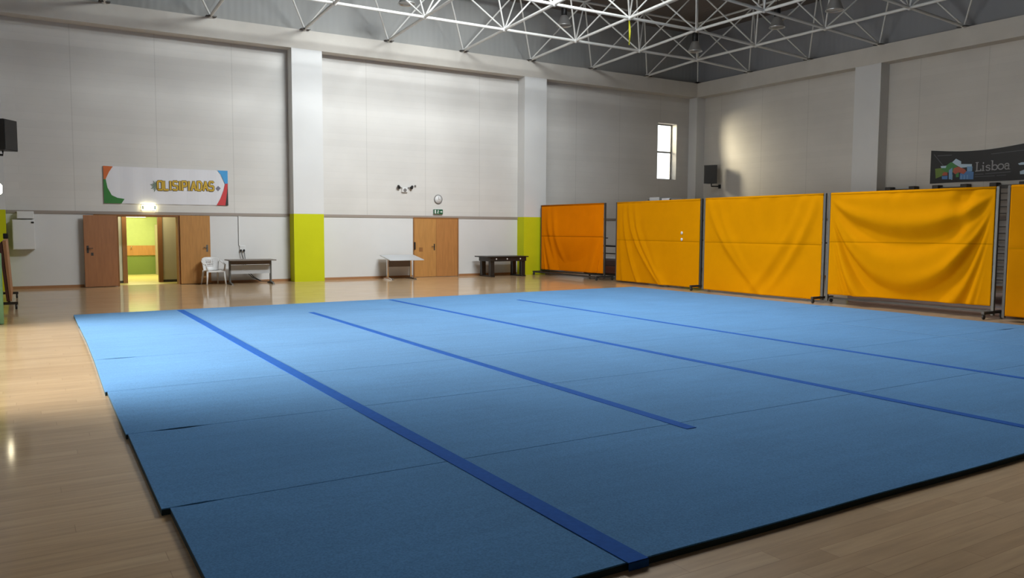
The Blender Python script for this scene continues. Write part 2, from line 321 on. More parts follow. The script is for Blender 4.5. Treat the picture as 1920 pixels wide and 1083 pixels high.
# dado rail and skirting, broken at pillars and doors
def run(name, z0, z1, d, m, gaps):
    mb = MB(); x = XL
    for g0, g1 in gaps + [(XR, XR)]:
        if g0 - x > .02: mb.box((x, YB-d, z0), (g0, YB-.001, z1))
        x = g1
    return struct(mb.build(name, m))
PG = [(XL, BL+.03), (7.03, 7.96), (15.25, 16.18), (BR, XR)]
run('trim_back', 1.98, 2.06, .022, M['dado'], PG[:])
run('baseboard_back', 0, .075, .018, M['skirting'], [PG[0], (1.42, 4.70), PG[1], (11.13, 12.87), PG[2], PG[3]])
r_ = MB(); y = YF
for g0, g1 in [(7.75, 8.68), (15.90, 16.83), (BB, YB)]:
    r_.box((XR-.022, y, 1.98), (XR-.001, g0, 2.06)); y = g1
struct(r_.build('trim_right', M['dado']))
r_ = MB(); y = YF
for g0, g1 in [(7.75, 8.68), (15.90, 16.83), (BB, YB)]:
    r_.box((XR-.018, y, 0), (XR-.001, g0, .075)); y = g1
struct(r_.build('baseboard_right', M['skirting']))

# ------------------------------------------------------------------ windows
def window_back():
    x0, x1, z0, z1 = WO; y = YB+.29
    w = struct(thing('window_1', 'narrow tall window glowing white near the corner of the back wall', 'window', (x0, y, z0)))
    del w['category']
    f = MB(); W = x1-x0; H = z1-z0; t = .045
    for a in ((0, 0, t, H), (W-t, 0, W, H), (t, 0, W-t, t), (t, H-t, W-t, H)): f.box((a[0], 0, a[1]), (a[2], .05, a[3]))
    f.box((t, 0, H*.50-.03), (W-t, .05, H*.50+.03)); f.build('window_frame', M['dgrey'], w)
    MB().box((t, .02, t), (W-t, .03, H*.5-.03)).build('pane', M['glass'], w); MB().box((t, .02, H*.5+.03), (W-t, .03, H-t)).build('pane', M['glass'], w)
window_back()
def window_left():
    y0, y1, z0, z1 = LO; w = struct(thing('window_2', 'wide glazed doors in the left wall', 'window', (XL-.3, y0, 0))); del w['category']
    n = 6; s = (y1-y0)/n; t = .05
    f = MB(); f.box((0, 0, z1-t), (.06, y1-y0, z1)); f.box((0, 0, 0), (.06, y1-y0, .06))
    for i in range(n+1): f.box((0, max(0, i*s-t/2), .06), (.06, min(y1-y0, i*s+t/2), z1-t))
    f.build('window_frame', M['white'], w)
    for i in range(n): MB().box((.025, i*s+t/2, .06), (.035, (i+1)*s-t/2, z1-t)).build('pane', M['glass'], w)
window_left()
def rooflight(RL, nm, lab):
    w = struct(thing(nm, lab, 'window', (RL[0], RL[2], 0))); del w['category']
    W, D = RL[1]-RL[0], RL[3]-RL[2]; z0 = zdeck(10, RL[2])+.2; zt = z0+1.5
    c = MB()                                   # kerb with a taller side toward the front wall
    for lo, hi in (((-.1, -.1), (W+.1, 0)), ((-.1, D), (W+.1, D+.1))):
        h = zt if lo[1] < 0 else z0+.12
        c.box((lo[0], lo[1], z0-.3), (hi[0], hi[1], h))
    for x in (-.1, W):
        c.add([(x, 0, z0-.3), (x, D, z0-.3), (x, D, z0+.12), (x, 0, zt), (x+.1, 0, z0-.3), (x+.1, D, z0-.3), (x+.1, D, z0+.12), (x+.1, 0, zt)],
              [[0,1,2,3],[7,6,5,4],[0,4,5,1],[1,5,6,2],[2,6,7,3],[3,7,4,0]])
    c.build('window_frame', M['white'], w)
    p = MB(); p.add([(0, 0, zt-.03), (W, 0, zt-.03), (W, D, z0+.09), (0, D, z0+.09), (0, 0, zt-.01), (W, 0, zt-.01), (W, D, z0+.11), (0, D, z0+.11)],
                    [[0,3,2,1],[4,5,6,7],[0,1,5,4],[1,2,6,5],[2,3,7,6],[3,0,4,7]])
    p.build('pane', M['glass'], w)
rooflight(RL, 'window_3', 'inclined rooflight above the middle of the hall')
rooflight(RL2, 'added_rooflight', 'added unseen rooflight nearer the back wall')  # second rooflight added out of view to brighten the far floor

# ------------------------------------------------------------------ doors
def door_open():
    d = struct(thing('door_1', 'open double doorway with both wooden leaves folded back to the wall', 'door', (DO[0], YB, 0))); del d['category']
    W = DO[1]-DO[0]; H = DO[3]
    f = MB(); f.box((0, -.012, 0), (.05, TH, H)); f.box((W-.05, -.012, 0), (W, TH, H)); f.box((.05, -.012, H-.05), (W-.05, TH, H)); f.box((-.55, -.02, H-.03), (W+.35, -.004, H+.06))
    f.build('door_frame', M['jamb'], d)
    rot = Matrix.Rotation(math.radians(7.0), 3, 'Z')
    l = MB().box((-.82, -.055, .012), (-.0, -.012, H-.02), bev=.004, rot=rot).build('door_leaf', M['wood_red'], d)
    l.location = (0.0, -.03, 0)
    h = MB(); h.box((-.76, -.062, .93), (-.71, -.055, 1.13), rot=rot); h.tube([rot @ Vector((-.735, -.055, 1.06)), rot @ Vector((-.735, -.11, 1.06)), rot @ Vector((-.62, -.11, 1.06))], .010)
    h.box((-.66, -.060, .86), (-.60, -.055, .94), rot=rot)
    h.build('handle', M['darksteel'], l)
    r = MB().box((W+.0, -.058, .012), (W+.82, -.020, H-.0), bev=.004).build('door_leaf', M['wood'], d)
    h = MB(); h.box((W+.70, -.064, .93), (W+.75, -.058, 1.13)); h.tube([(W+.725, -.058, 1.06), (W+.725, -.11, 1.06), (W+.62, -.11, 1.06)], .010); h.build('handle', M['steel'], r)
door_open()
def door_closed():
    x0, x1, H = 11.15, 12.85, 1.985
    d = struct(thing('door_2', 'closed pair of light wooden doors below the round wall clock', 'door', (x0, YB, 0))); del d['category']
    W = x1-x0
    f = MB(); f.box((0, -.03, 0), (.035, -.001, H+.02)); f.box((W-.035, -.03, 0), (W, -.001, H+.02)); f.box((.035, -.03, H-.02), (W-.035, -.001, H+.02)); f.build('door_frame', M['jamb'], d)
    for a, b, m in ((.037, W*.5-.003, M['wood']), (W*.5+.003, W-.037, M['wood2'])):
        l = MB().box((a, -.024, .01), (b, -.002, H-.022), bev=.003).build('door_leaf', m, d)
        if a < .1:
            h = MB(); h.box((b-.09, -.030, .90), (b-.05, -.024, 1.12)); h.tube([(b-.07, -.026, 1.03), (b-.07, -.075, 1.03), (b-.19, -.075, 1.03)], .010); h.build('handle', M['darksteel'], l)
            MB().box((a+.17, -.029, .86), (a+.31, -.024, 1.00), bev=.003).build('plate', M['jamb'], l)
            MB().box((a-.02, -.07, .93), (a+.03, -.026, 1.18), bev=.008).build('bolt_box', M['black'], l)
M['wood2'] = mat('beech_door_darker', (0.47, 0.21, 0.065), 0.4, noise=.10, nscale=3, stretch=(7, 7, 0.7))
door_closed()

# vestibule and the lit room behind the open doorway
YV = 25.75
p = MB(); p.box((1.0, YV, 0), (2.54, YV+.1, 2.6)); p.box((3.54, YV, 0), (6.0, YV+.1, 2.6), 1); p.box((2.54, YV, 2.02), (3.54, YV+.1, 2.6))
struct(p.build('partition', [M['room_white'], M['room_cream']]))
p = MB(); p.box((1.0, YV-.012, 0), (2.54, YV-.001, .07)); p.box((3.54, YV-.012, 0), (6.0, YV-.001, .07)); struct(p.build('baseboard_corridor', M['darksteel']))
p = MB(); p.box((2.50, YV-.03, 0), (2.62, YV+.13, 2.06)); p.box((3.46, YV-.03, 0), (3.58, YV+.13, 2.06)); p.box((2.62, YV-.03, 1.99), (3.46, YV+.13, 2.06))
struct(p.build('door_3', M['jamb']))
p = MB(); p.box((.9, YB+TH, 0), (1.0, 30.3, 2.7)); p.box((6.0, YB+TH, 0), (6.1, 30.3, 2.7)); struct(p.build('wall_corridor', M['room_cream']))
struct(MB().box((.9, YB+TH, 2.6), (6.1, 30.3, 2.75)).build('ceiling_corridor', M['room_white']))
struct(MB().box((1.0, 30.2, 0), (6.0, 30.3, .62), 1).box((1.0, 30.2, .62), (6.0, 30.3, 2.6), 0).build('wall_changing_room', [M['room_green'], M['room_dark']]))
b = thing('wall_board', 'wooden board band across the lime green wall seen through the doorway', 'wall board', (3.5, 30.199, 0))
MB().box((-2.4, -.05, .66), (2.4, -.001, 1.0), bev=.006).build('board', M['wood'], b)
for x in (-1.2, -.3, .55, 1.4): MB().tube([(x, -.05, .92), (x, -.12, .92), (x, -.13, .97)], .014, 8).build('hook', M['chrome'], b)
lf = thing('tube_light', 'glowing tube light high on the green wall seen through the doorway', 'light', (3.2, 30.199, 2.03))
MB().box((-.62, -.04, -.07), (.50, -.001, .07)).build('housing', M['white'], lf); MB().box((-.60, -.085, -.055), (.48, -.041, .055), bev=.015).build('diffuser', M['tube_lit'], lf)
ld = thing('locker', 'tall yellowish cupboard edge inside the lit doorway room', 'cupboard', (4.20, 29.62, 0))
MB().box((-.26, -.25, .0), (.5, .42, 1.72)).build('body', M['room_cream'], ld); MB().box((-.25, -.27, .08), (.10, -.251, 1.70)).build('door', M['room_floor'], ld); MB().box((-.04, -.285, .9), (-.02, -.271, 1.02)).build('handle', M['chrome'], ld)

# ------------------------------------------------------------------ gymnastics floor: carpeted mat strips and tape lines
yl = [2.90, 4.84, 6.76, 8.62, 10.78, 12.70, 14.60, 16.50]
yr = [2.90, 4.90, 6.86, 8.88, 10.98, 13.02, 15.10, 17.26]
xl = [(.66, .675), (.63, .655), (.64, .665), (.645, .70), (.70, .735), (.735, .75), (.745, .765)]
xr = [14.62, 14.70, 14.60, 14.66, 14.58, 14.64, 14.63]
gaps = {2: [(0.83, 1.22, .045)], 4: [(0.76, 1.20, .05)], 1: [(.7, .95, .02)]}
gapsr = {2: [(13.55, 14.0, .04)], 4: [(14.2, 14.5, .045)], 6: [(14.35, 14.6, .05)]}
names = ['blue floor mat strip nearest the camera, along the dark front edge', 'second blue floor mat strip counted from the camera', 'third blue floor mat strip counted from the camera',
         'fourth blue floor mat strip counted from the camera', 'fifth blue floor mat strip from the camera, third from the far edge', 'blue floor mat strip second from the far edge', 'blue floor mat strip farthest from the camera, facing the doors']
def edge_y(i, x):
    return yl[i] + (yr[i]-yl[i])*(x-.66)/(14.6-.66)
def gap(i, x):
    g = .0035
    for a, b_, w in gaps.get(i, []) + gapsr.get(i, []):
        if a < x < b_: g += w*math.sin(PI*(x-a)/(b_-a))**.8
    return g
for k in range(7):
    t = thing('floor_mat', names[k], 'gym mat', (0, 0, 0), 0, 'blue gymnastics floor strips')
    N = 180; rows = []
    near, far = [], []
    for i in range(N+1):
        s = i/N; x0n = xl[k][0] + (xr[k]-xl[k][0])*s; x0f = xl[k][1] + (xr[k]-.02-xl[k][1])*s
        near.append((x0n, edge_y(k, x0n) + (gap(k, x0n)*.5 if k > 0 else 0) + (.004*math.sin(x0n*3.1) if k == 0 else 0)))
        far.append((x0f, edge_y(k+1, x0f) - (gap(k+1, x0f)*.5 if k < 6 else 0)))
    def slab(z0, z1, inset, bev, nm, m):
        mb = MB(); V = []; L = 6
        prof = [(inset, z0), (inset, z1-bev), (inset+bev, z1)]
        cols = []
        for i in range(N+1):
            n_, f_ = Vector(near[i]), Vector(far[i]); d = (f_-n_); ln = d.length; d /= ln
            xo = 0
            if i == 0: xo = 1
            if i == N: xo = -1
            col = []
            for (o, z) in prof: col.append((n_.x + d.x*o, n_.y + d.y*o, z))
            for q in range(1, L): p_ = n_ + d*(ln*q/L); col.append((p_.x, p_.y, z1 + .0012*math.sin(p_.x*2.3+p_.y*1.7+k)))
            for (o, z) in prof[::-1]: col.append((f_.x - d.x*o, f_.y - d.y*o, z))
            cols.append(col)
        H = len(cols[0]); V = [v for c_ in cols for v in c_]; F = []
        for i in range(N):
            for q in range(H-1): F.append([i*H+q, i*H+q+1, (i+1)*H+q+1, (i+1)*H+q])
            F.append([i*H, (i+1)*H, (i+1)*H+H-1, i*H+H-1])
        F.append(list(range(H))); F.append([N*H+q for q in range(H)][::-1])
        mb.add(V, F); return mb.build(nm, m, t)
    slab(.0, .0335, .003, .003, 'foam_base', M['foam']); slab(.0337, .0405, .0, .003, 'carpet_top', M['carpet'])
def tape(pts, w, label, m, nm='tape_strip', z=.042, drape=False):
    (x0, y0), (x1, y1) = pts; mb = MB(); N = 60; V = []; F = []
    for i in range(N+1):
        s = i/N; x = x0+(x1-x0)*s + .006*math.sin(s*9); yy = y0+(y1-y0)*s
        for dx in (-w/2, w/2): V.append((x+dx, yy, z)); V.append((x+dx, yy, z+.003))
    for i in range(N):
        a = i*4; c_ = a+4
        F += [[a+1, a+3, c_+3, c_+1], [a, c_, c_+2, a+2], [a, a+1, c_+1, c_], [a+2, c_+2, c_+3, a+3]]
    F += [[0, 2, 3, 1], [N*4, N*4+1, N*4+3, N*4+2]]
    mb.add(V, F)
    if drape: mb.box((x0-w/2, y0-.012, .004), (x0+w/2, y0-.0085, z+.003)).box((x0-w/2, y0-.012, z), (x0+w/2, y0, z+.003))
    return tag(mb.build(nm, m), label, 'tape line', 'blue tape lines on the floor mats')
tape([(2.505, 2.895), (2.572, 16.46)], .125, 'widest royal blue tape line, leftmost, reaching the front mat edge', M['tape'], drape=True)
tape([(4.58, 4.66), (4.645, 14.85)], .105, 'royal blue tape line second from left, ending short in mid mat', M['tape'])
tape([(7.00, 2.95), (7.01, 16.60)], .105, 'royal blue tape line third from left, running out of frame', M['tape'])
tape([(9.28, 2.95), (9.535, 15.25)], .095, 'royal blue tape line fourth from left, nearest the yellow screens', M['tape'])
tape([(11.98, 3.2), (11.97, 9.1)], .03, 'thin pale blue line on the mat near the yellow screens', M['pale'])

# ------------------------------------------------------------------ fabric screens
def screen(p0, p1, label, mode, hem=(.08, .08), fabric='yellow', feet=(1, 1), stickers=(), posts='steel', ztop=2.47, base=False):
    """a steel frame on casters with a hanging cloth; local x runs along the screen, -y faces the mats"""
    p0 = Vector((*p0, 0)); p1 = Vector((*p1, 0)); d = p1-p0; L = d.length; rz = math.atan2(d.y, d.x)
    t = thing('fabric_screen', label, 'screen', p0, rz, 'fabric screens beside the mats')
    m = M[posts]
    for x in (.03, L-.03): MB().box((x-.028, -.028, .06), (x+.028, .028, ztop+.01), bev=.006).build('post', m, t)
    MB().tube([(.06, 0, ztop-.02), (L-.06, 0, ztop-.02)], .022, 10).build('top_rail', m, t)
    MB().tube([(.03, .03, 1.36), (.03, .12, 1.36), (L-.03, .12, 1.36), (L-.03, .03, 1.36)], .016, 8).build('middle_rail', m, t)
    bz = .16 if base else .13
    MB().box((.058, .035, bz-.02), (L-.058, .065, bz+.02)).build('bottom_rail', M['darksteel'], t)
    for e, x in zip(feet, (.03, L-.03)):
        if not e: continue
        f = MB(); f.box((x-.03, -.36, .095), (x+.03, .36, .15), bev=.006); f = f.build('foot', M['darksteel'], t)
        for y in (-.32, .32):
            c = MB(); c.lathe([(.001, -.016), (.042, -.016), (.047, -.008), (.047, .008), (.042, .016), (.001, .016)], (x, y, .048), 14, axis='X')
            c.box((x-.022, y-.02, .045), (x-.017, y+.02, .096)); c.box((x+.017, y-.02, .045), (x+.022, y+.02, .096))
            c.build('caster', M['rubber'], f)
    nx, nz = 150, 80; x0, x1 = .065, L-.065; V = []; F = []
    def disp(u, v):
        c4 = 4*u*(1-u); e = min(1, u/.05)*min(1, (1-u)/.05); top = min(1, v/.05)
        o = 0.0
        if mode == 'deep':
            s = v/(.10+1.05*c4**.75)
            o += .105*math.sin(2*PI*(s*2.15-.20)+.5*math.sin(5*u))*min(1, c4*1.5)*math.exp(-max(0, s-1.1)*2.2)*(.5+.5*v)+.05*math.sin(PI*min(1, v))*c4
            o += .030*math.sin(2*PI*(s*4.1+.1))*math.exp(-max(0, s-.9)*3)*min(1, c4*1.5)
            o += .055*math.sin(2*PI*(u*4.2-v*1.6))*math.exp(-((u-.16)/.10)**2)*v
            o += .055*math.sin(2*PI*(-u*5-v*1.2))*math.exp(-((u-.85)/.09)**2)*(1-v*.5)
            o += .02*math.sin(2*PI*u*9)*math.exp(-v*14)*math.exp(-((u-.45)/.12)**2)
        elif mode == 'vee':
            for cx, k, w_, a in ((.03, .40, .045, .035), (.13, .33, .05, .030), (.30, .16, .06, .018), (.96, -.30, .045, .032), (.86, -.34, .05, .020), (.75, -.2, .06, .012)):
                o += 1.6*a*math.exp(-((u-cx-k*v*(.55+.45*v)-.10*math.copysign(1, k)*v*v)/(w_*.8))**2)*(.4+.6*math.sin(PI*min(1, v*1.02+.02)))
            o += .022*math.sin(2*PI*(v*2.0-c4*.9))*c4*v+.012*math.sin(2*PI*(u*6))*c4*(1-v)
        elif mode == 'sweep':
            for cx, k, w_, a in ((.04, .05, .03, .018), (.10, .16, .028, .035), (.17, .33, .03, .045), (.25, .30, .035, .036), (.36, .22, .05, .018), (.44, .12, .05, .010)):
                o += 1.9*a*math.exp(-((u-cx-k*v*v*1.25)/(w_*.85))**2)*min(1, v*2.2+.25)
            o += .012*math.sin(2*PI*(u*3.0+v*.8))*u
        elif mode == 'soft':
            s = v/(.2+.95*c4)
            o += .085*math.sin(2*PI*(s*1.15-.25))*c4*v
            for cx, k, w_, a in ((.12, .16, .035, .030), (.22, .22, .04, .026), (.90, -.10, .05, .018)):
                o += 1.8*a*math.exp(-((u-cx-k*v*v)/w_)**2)*math.sin(PI*min(1, v))
        else:
            o += .008*math.sin(2*PI*(u*2.3+v*.6))+.006*math.sin(2*PI*(u*1.1-v*1.7))
        o -= .010*math.exp(-((v-.475)/.012)**2)
        return max(o*1.0, -.045)*e*top
    for j in range(nz+1):
        v = j/nz
        for i in range(nx+1):
            u = i/nx; zb = hem[0]+(hem[1]-hem[0])*u; z = (ztop-.01)*(1-v)+zb*v
            V.append((x0+(x1-x0)*u, -.030-disp(u, v), z))
    n0 = len(V)
    V += [(a, b_+.004, c_) for a, b_, c_ in V]
    for j in range(nz):
        for i in range(nx):
            a = j*(nx+1)+i; q = [a, a+1, a+nx+2, a+nx+1]; F.append(q); F.append([n0+w for w in q[::-1]])
    for i in range(nx):
        a = i; F.append([a+1, a, n0+a, n0+a+1]); a = nz*(nx+1)+i; F.append([a, a+1, n0+a+1, n0+a])
    for j in range(nz):
        a = j*(nx+1); F.append([a, a+nx+1, n0+a+nx+1, n0+a]); a = j*(nx+1)+nx; F.append([a+nx+1, a, n0+a, n0+a+nx+1])
    cl = MB().add(V, F, True).build('cloth', M[fabric], t, fix=False)
    # stitched mid seam and top sleeve follow the cloth
    sm = MB(); vs = []; fs = []
    for i in range(nx+1):
        u = i/nx; v = .475; zb = hem[0]+(hem[1]-hem[0])*u; z = (ztop-.01)*(1-v)+zb*v
        for dz in (-.011, .011): vs.append((x0+(x1-x0)*u, -.0335-disp(u, v+(-dz)/2.4), z+dz))
    for i in range(nx): fs.append([2*i, 2*i+1, 2*i+3, 2*i+2])
    sm.add(vs, fs, True).build('seam', M['seam_o' if fabric == 'orange' else 'seam'], cl, fix=False)
    MB().tube([(x0, -.004, ztop-.02), (x1, -.004, ztop-.02)], .034, 10).build('sleeve', M['seam_o' if fabric == 'orange' else fabric], cl)
    for u, z, r in stickers:
        v = (ztop-z)/(ztop-.08); y = -.036-disp(u, v)
        MB().lathe([(.001, -.003), (r, -.003), (r, 0)], (x0+(x1-x0)*u, y, z), 10, axis='Y').build('sticker', M['white'], cl)
    if base:
        MB().box((.0, -.30, .085), (L, -.24, .14)).build('base_bar', M['darksteel'], t)
    return t
screen((15.90, 23.90), (15.92, 20.22), 'plain orange fabric screen standing next to the green pillar', 'soft', hem=(.20, .22), fabric='orange', posts='darksteel', base=True)
screen((15.86, 19.60), (15.68, 15.72), 'yellow fabric screen with two white stickers, left of the second one', 'sweep', hem=(.05, .06), feet=(0, 1), stickers=((.805, 1.55, .045), (.805, 1.37, .045)), posts='darksteel')
screen((15.52, 15.50), (15.50, 11.70), 'yellow fabric screen with folds running in a vee, middle of the row', 'vee', hem=(.06, .06), feet=(0, 1))
screen((15.48, 11.62), (15.56, 7.98), 'yellow fabric screen with deep swagged folds below the black banner', 'deep', hem=(.21, .24), feet=(0, 1))
M['yellow2'] = mat('ochre_fabric', (0.56, 0.205, 0.0), 0.8, spec=.03, noise=.03, nscale=3, bump=.08, bscale=220)
screen((15.32, 7.72), (15.24, 3.92), 'flat taut ochre screen cut off by the right frame edge', 'flat', hem=(.10, .10), feet=(0, 1), fabric='yellow2', posts='darksteel')

# ------------------------------------------------------------------ banners
def ribbon(mb, pts, w, fn0, d, mi=0):
    for (a, b_), (c_, e) in zip(pts[:-1], pts[1:]):
        mb.k = (getattr(mb, 'k', 0) + 1) % 7; kk = mb.k*.0003
        fn = (lambda p_, q_, r_: fn0(p_, q_, r_ + kk))
        dx, dz = c_-a, e-b_; L = math.hypot(dx, dz) or 1; nx_, nz_ = -dz/L*w/2, dx/L*w/2; ex, ez = dx/L*w*.25, dz/L*w*.25
        mb.prism([(a-ex+nx_, b_-ez+nz_), (c_+ex+nx_, e+ez+nz_), (c_+ex-nx_, e+ez-nz_), (a-ex-nx_, b_-ez-nz_)], fn, d, mi)
def white_banner():
    t = thing('hanging_banner', 'white banner with gold lettering above the open doorway', 'banner', (1.96, YB-.02, 2.28))
    W, H = 3.26, 1.01
    n = 40; V = []; F = []
    for i in range(n+1):
        x = W*i/n; y = -.006*math.sin(i*.9)
        for yy in (0, .012): V += [(x, y+yy, 0), (x, y+yy, H)]
    for i in range(n):
        a = i*4; c_ = a+4; F += [[a, c_, c_+1, a+1], [a+2, a+3, c_+3, c_+2], [a+1, c_+1, c_+3, a+3], [a, a+2, c_+2, c_]]
    F += [[0, 1, 3, 2], [n*4, n*4+2, n*4+3, n*4+1]]
    cl = MB().add(V, F).build('sheet', M['vinyl'], t)
    def q(px, py):
        s = (px-92)/1660; top = 150+72*s; bot = 648+20*s; return (W*s, H*(1-(py-top)/(bot-top)))
    def pr(nm, m, polys, y=-.016):
        for P in polys: MB().prism([q(*a) for a in P], lambda a, b_, d: (min(W, max(0, a)), y+d, min(H, max(0, b_))), .004).build(nm, m, cl)
    pr('print_corner', M['p_orange'], [[(92, 148), (215, 158), (165, 230), (120, 325), (95, 330)]])
    pr('print_corner', M['p_green'], [[(92, 330), (120, 325), (140, 440), (190, 540), (260, 575), (350, 590), (310, 650), (92, 650)]])
    pr('print_corner', M['p_blue'], [[(1605, 212), (1752, 218), (1752, 385), (1712, 390), (1690, 345), (1650, 265)]])
    pr('print_corner', M['p_red'], [[(1712, 390), (1752, 385), (1742, 500), (1712, 668), (1585, 668), (1640, 580), (1690, 470)]], -.0165)
    pr('print_corner', M['p_dark'], [[(1750, 385), (1752, 668), (1710, 668), (1738, 500)]], -.018)
    pr('print_diamond', M['p_dia'], [[(1578, 450), (1612, 415), (1648, 447), (1612, 484)]])
    lv = []
    for k in range(8):
        a = math.radians(95+k*22); cx, cy = 765, 420; r1 = 85 if k % 2 else 66
        lv.append([(cx, cy-6), (cx+r1*.6*math.cos(a-.16), cy-r1*.6*math.sin(a-.16)), (cx+r1*math.cos(a), cy-r1*math.sin(a)), (cx+r1*.6*math.cos(a+.16), cy-r1*.6*math.sin(a+.16))])
    pr('print_leaf', M['p_leaf'], lv)
    # letters: OLISIPIADAS
    S = {'O': [[(0, .1), (0, .9), (.1, 1), (.5, 1), (.6, .9), (.6, .1), (.5, 0), (.1, 0), (0, .1)]], 'L': [[(0, 1), (0, 0), (.5, 0)]], 'I': [[(.1, 1), (.1, 0)]],
         'S': [[(.55, .9), (.45, 1), (.1, 1), (0, .9), (0, .6), (.1, .5), (.45, .5), (.55, .4), (.55, .1), (.45, 0), (.1, 0), (0, .1)]],
         'P': [[(0, 0), (0, 1), (.45, 1), (.55, .9), (.55, .55), (.45, .45), (0, .45)]], 'A': [[(0, 0), (.3, 1), (.6, 0)], [(.12, .32), (.48, .32)]],
         'D': [[(0, 0), (0, 1), (.35, 1), (.55, .8), (.55, .2), (.35, 0), (0, 0)]]}
    wd = {'O': .6, 'L': .5, 'I': .2, 'S': .55, 'P': .55, 'A': .6, 'D': .55}
    word = 'OLISIPIADAS'; tot = sum(wd[c_]+.24 for c_ in word)-.24; sx = (1545-785)/tot
    for nm, m, wpx, y in (('lettering_outline', M['outline'], 37, -.016), ('lettering', M['gold'], 25, -.0225)):
        mb = MB(); x = 785
        for c_ in word:
            for st in S[c_]:
                pts = [(x+a*sx, 466-b_*112+(x-785)*.012) for a, b_ in st]
                ribbon(mb, [q(*a) for a in pts], wpx*W/1660*.92, lambda a, b_, d: (a, y+d, b_), .003)
            x += (wd[c_]+.24)*sx
        mb.build(nm, m, cl)
white_banner()
def black_banner():
    y0, y1 = 14.38, 9.6; t = thing('hanging_banner', 'long black banner with grey town name and colourful buildings on the right wall', 'banner', (XR-.02, y0, 3.09))
    n = 60; V = []; F = []; W = y0-y1
    def ztop(s): return 1.01 - .105*math.sin(PI*min(1, s/2.75))**1.0 if s < 2.75 else 1.01 - .10*math.sin(PI*(s-2.75)/(W-2.75))
    for i in range(n+1):
        s = W*i/n
        for xx in (0, .012): V += [(-xx, -s, .01*math.sin(s*2)), (-xx, -s, ztop(s))]
    for i in range(n):
        a = i*4; c_ = a+4; F += [[a, c_, c_+1, a+1], [a+2, a+3, c_+3, c_+2], [a+1, c_+1, c_+3, a+3], [a, a+2, c_+2, c_]]
    F += [[0, 1, 3, 2], [n*4, n*4+2, n*4+3, n*4+1]]
    cl = MB().add(V, F).build('sheet', M['b_black'], t)
    fn = lambda a, b_, d: (-.0125-d, a-y0, b_-3.09)
    def pr(nm, m, polys, k=0):
        for P in polys: MB().prism(P, lambda a, b_, d: fn(a, b_, .0006*k+d), .003).build(nm, m, cl)
    pr('print_buildings', M['b_olive'], [[(14.23,3.54),(14.01,3.55),(13.82,3.44),(14.0,3.31),(14.2,3.24)]], 0)
    pr('print_buildings', M['b_green'], [[(14.04,3.52),(13.74,3.71),(13.58,3.6),(13.45,3.5),(13.6,3.40),(13.86,3.40)], [(13.59,3.39),(13.5,3.42),(13.49,3.25),(13.58,3.25)]], 2)
    pr('print_buildings', M['b_pale'], [[(13.71,3.7),(13.6,3.8),(13.44,3.71),(13.44,3.63),(13.12,3.61),(13.11,3.42),(13.21,3.53),(13.43,3.52),(13.6,3.62)], [(14.06,3.61),(13.88,3.61),(13.9,3.54),(14.04,3.55)], [(13.72, 3.33), (13.68, 3.33), (13.68, 3.18), (13.72, 3.18)]], 4)
    pr('print_buildings', M['b_blue'], [[(13.46,3.35),(13.24,3.42),(13.06,3.38),(13.06,3.16),(13.46,3.18)], [(14.01,3.3),(13.83,3.31),(13.83,3.2),(14.0,3.21)]], 3)
    pr('print_buildings', M['b_mid'], [[(13.8,3.47),(13.7,3.54),(13.68,3.19),(13.79,3.2)], [(13.26,3.55),(13.1,3.54),(13.1,3.4),(13.25,3.41)], [(13.43, 3.3), (13.40, 3.3), (13.40, 3.18), (13.43, 3.18)], [(13.34, 3.3), (13.31, 3.3), (13.31, 3.18), (13.34, 3.18)], [(13.25, 3.3), (13.22, 3.3), (13.22, 3.18), (13.25, 3.18)]], 6)
    pr('print_buildings', M['b_red'], [[(13.68,3.41),(13.65,3.52),(13.52,3.56),(13.33,3.48),(13.27,3.41),(13.35,3.33),(13.5,3.39),(13.6,3.34)], [(14.0,3.36),(13.95,3.42),(13.84,3.41),(13.83,3.32),(13.98,3.32)]], 8)
    mb = MB(); R = lambda pts, w: ribbon(mb, pts, w, fn, .004)
    def arc(cy, cz, ry, rz, a0, a1, k=14): return [(cy-ry*math.cos(math.radians(a0+(a1-a0)*i/k)), cz+rz*math.sin(math.radians(a0+(a1-a0)*i/k))) for i in range(k+1)]
    w = .036
    R([(12.97, 3.64), (12.97, 3.395)], w); R([(12.97, 3.40), (12.86, 3.40), (12.855, 3.45)], w*.8); R([(13.01, 3.645), (12.93, 3.645)], w*.6); R([(13.01, 3.395), (12.95, 3.395)], w*.6)
    R([(12.79, 3.54), (12.79, 3.40)], w); R([(12.82, 3.545), (12.785, 3.545)], w*.6); R([(12.83, 3.40), (12.755, 3.40)], w*.6); R([(12.795, 3.62), (12.785, 3.62)], w*1.2)
    R(arc(12.655, 3.51, .052, .036, 20, 180+60), w*.75); R(arc(12.655, 3.435, .055, .038, -160, 70)[::1], w*.75); R([(12.70, 3.495), (12.61, 3.46)], w*.8)
    R([(12.535, 3.67), (12.535, 3.405)], w); R([(12.57, 3.67), (12.535, 3.67)], w*.6); R(arc(12.465, 3.475, .070, .072, 0, 360), w*.8)
    R(arc(12.30, 3.485, .078, .076, 0, 360), w*.85)
    R(arc(12.135, 3.455, .052, .050, 0, 360), w*.75); R([(12.085, 3.52), (12.085, 3.405)], w); R(arc(12.135, 3.52, .052, .048, 20, 180), w*.75); R([(12.085, 3.405), (12.05, 3.405)], w*.6)
    mb.build('lettering', M['b_grey'], cl)
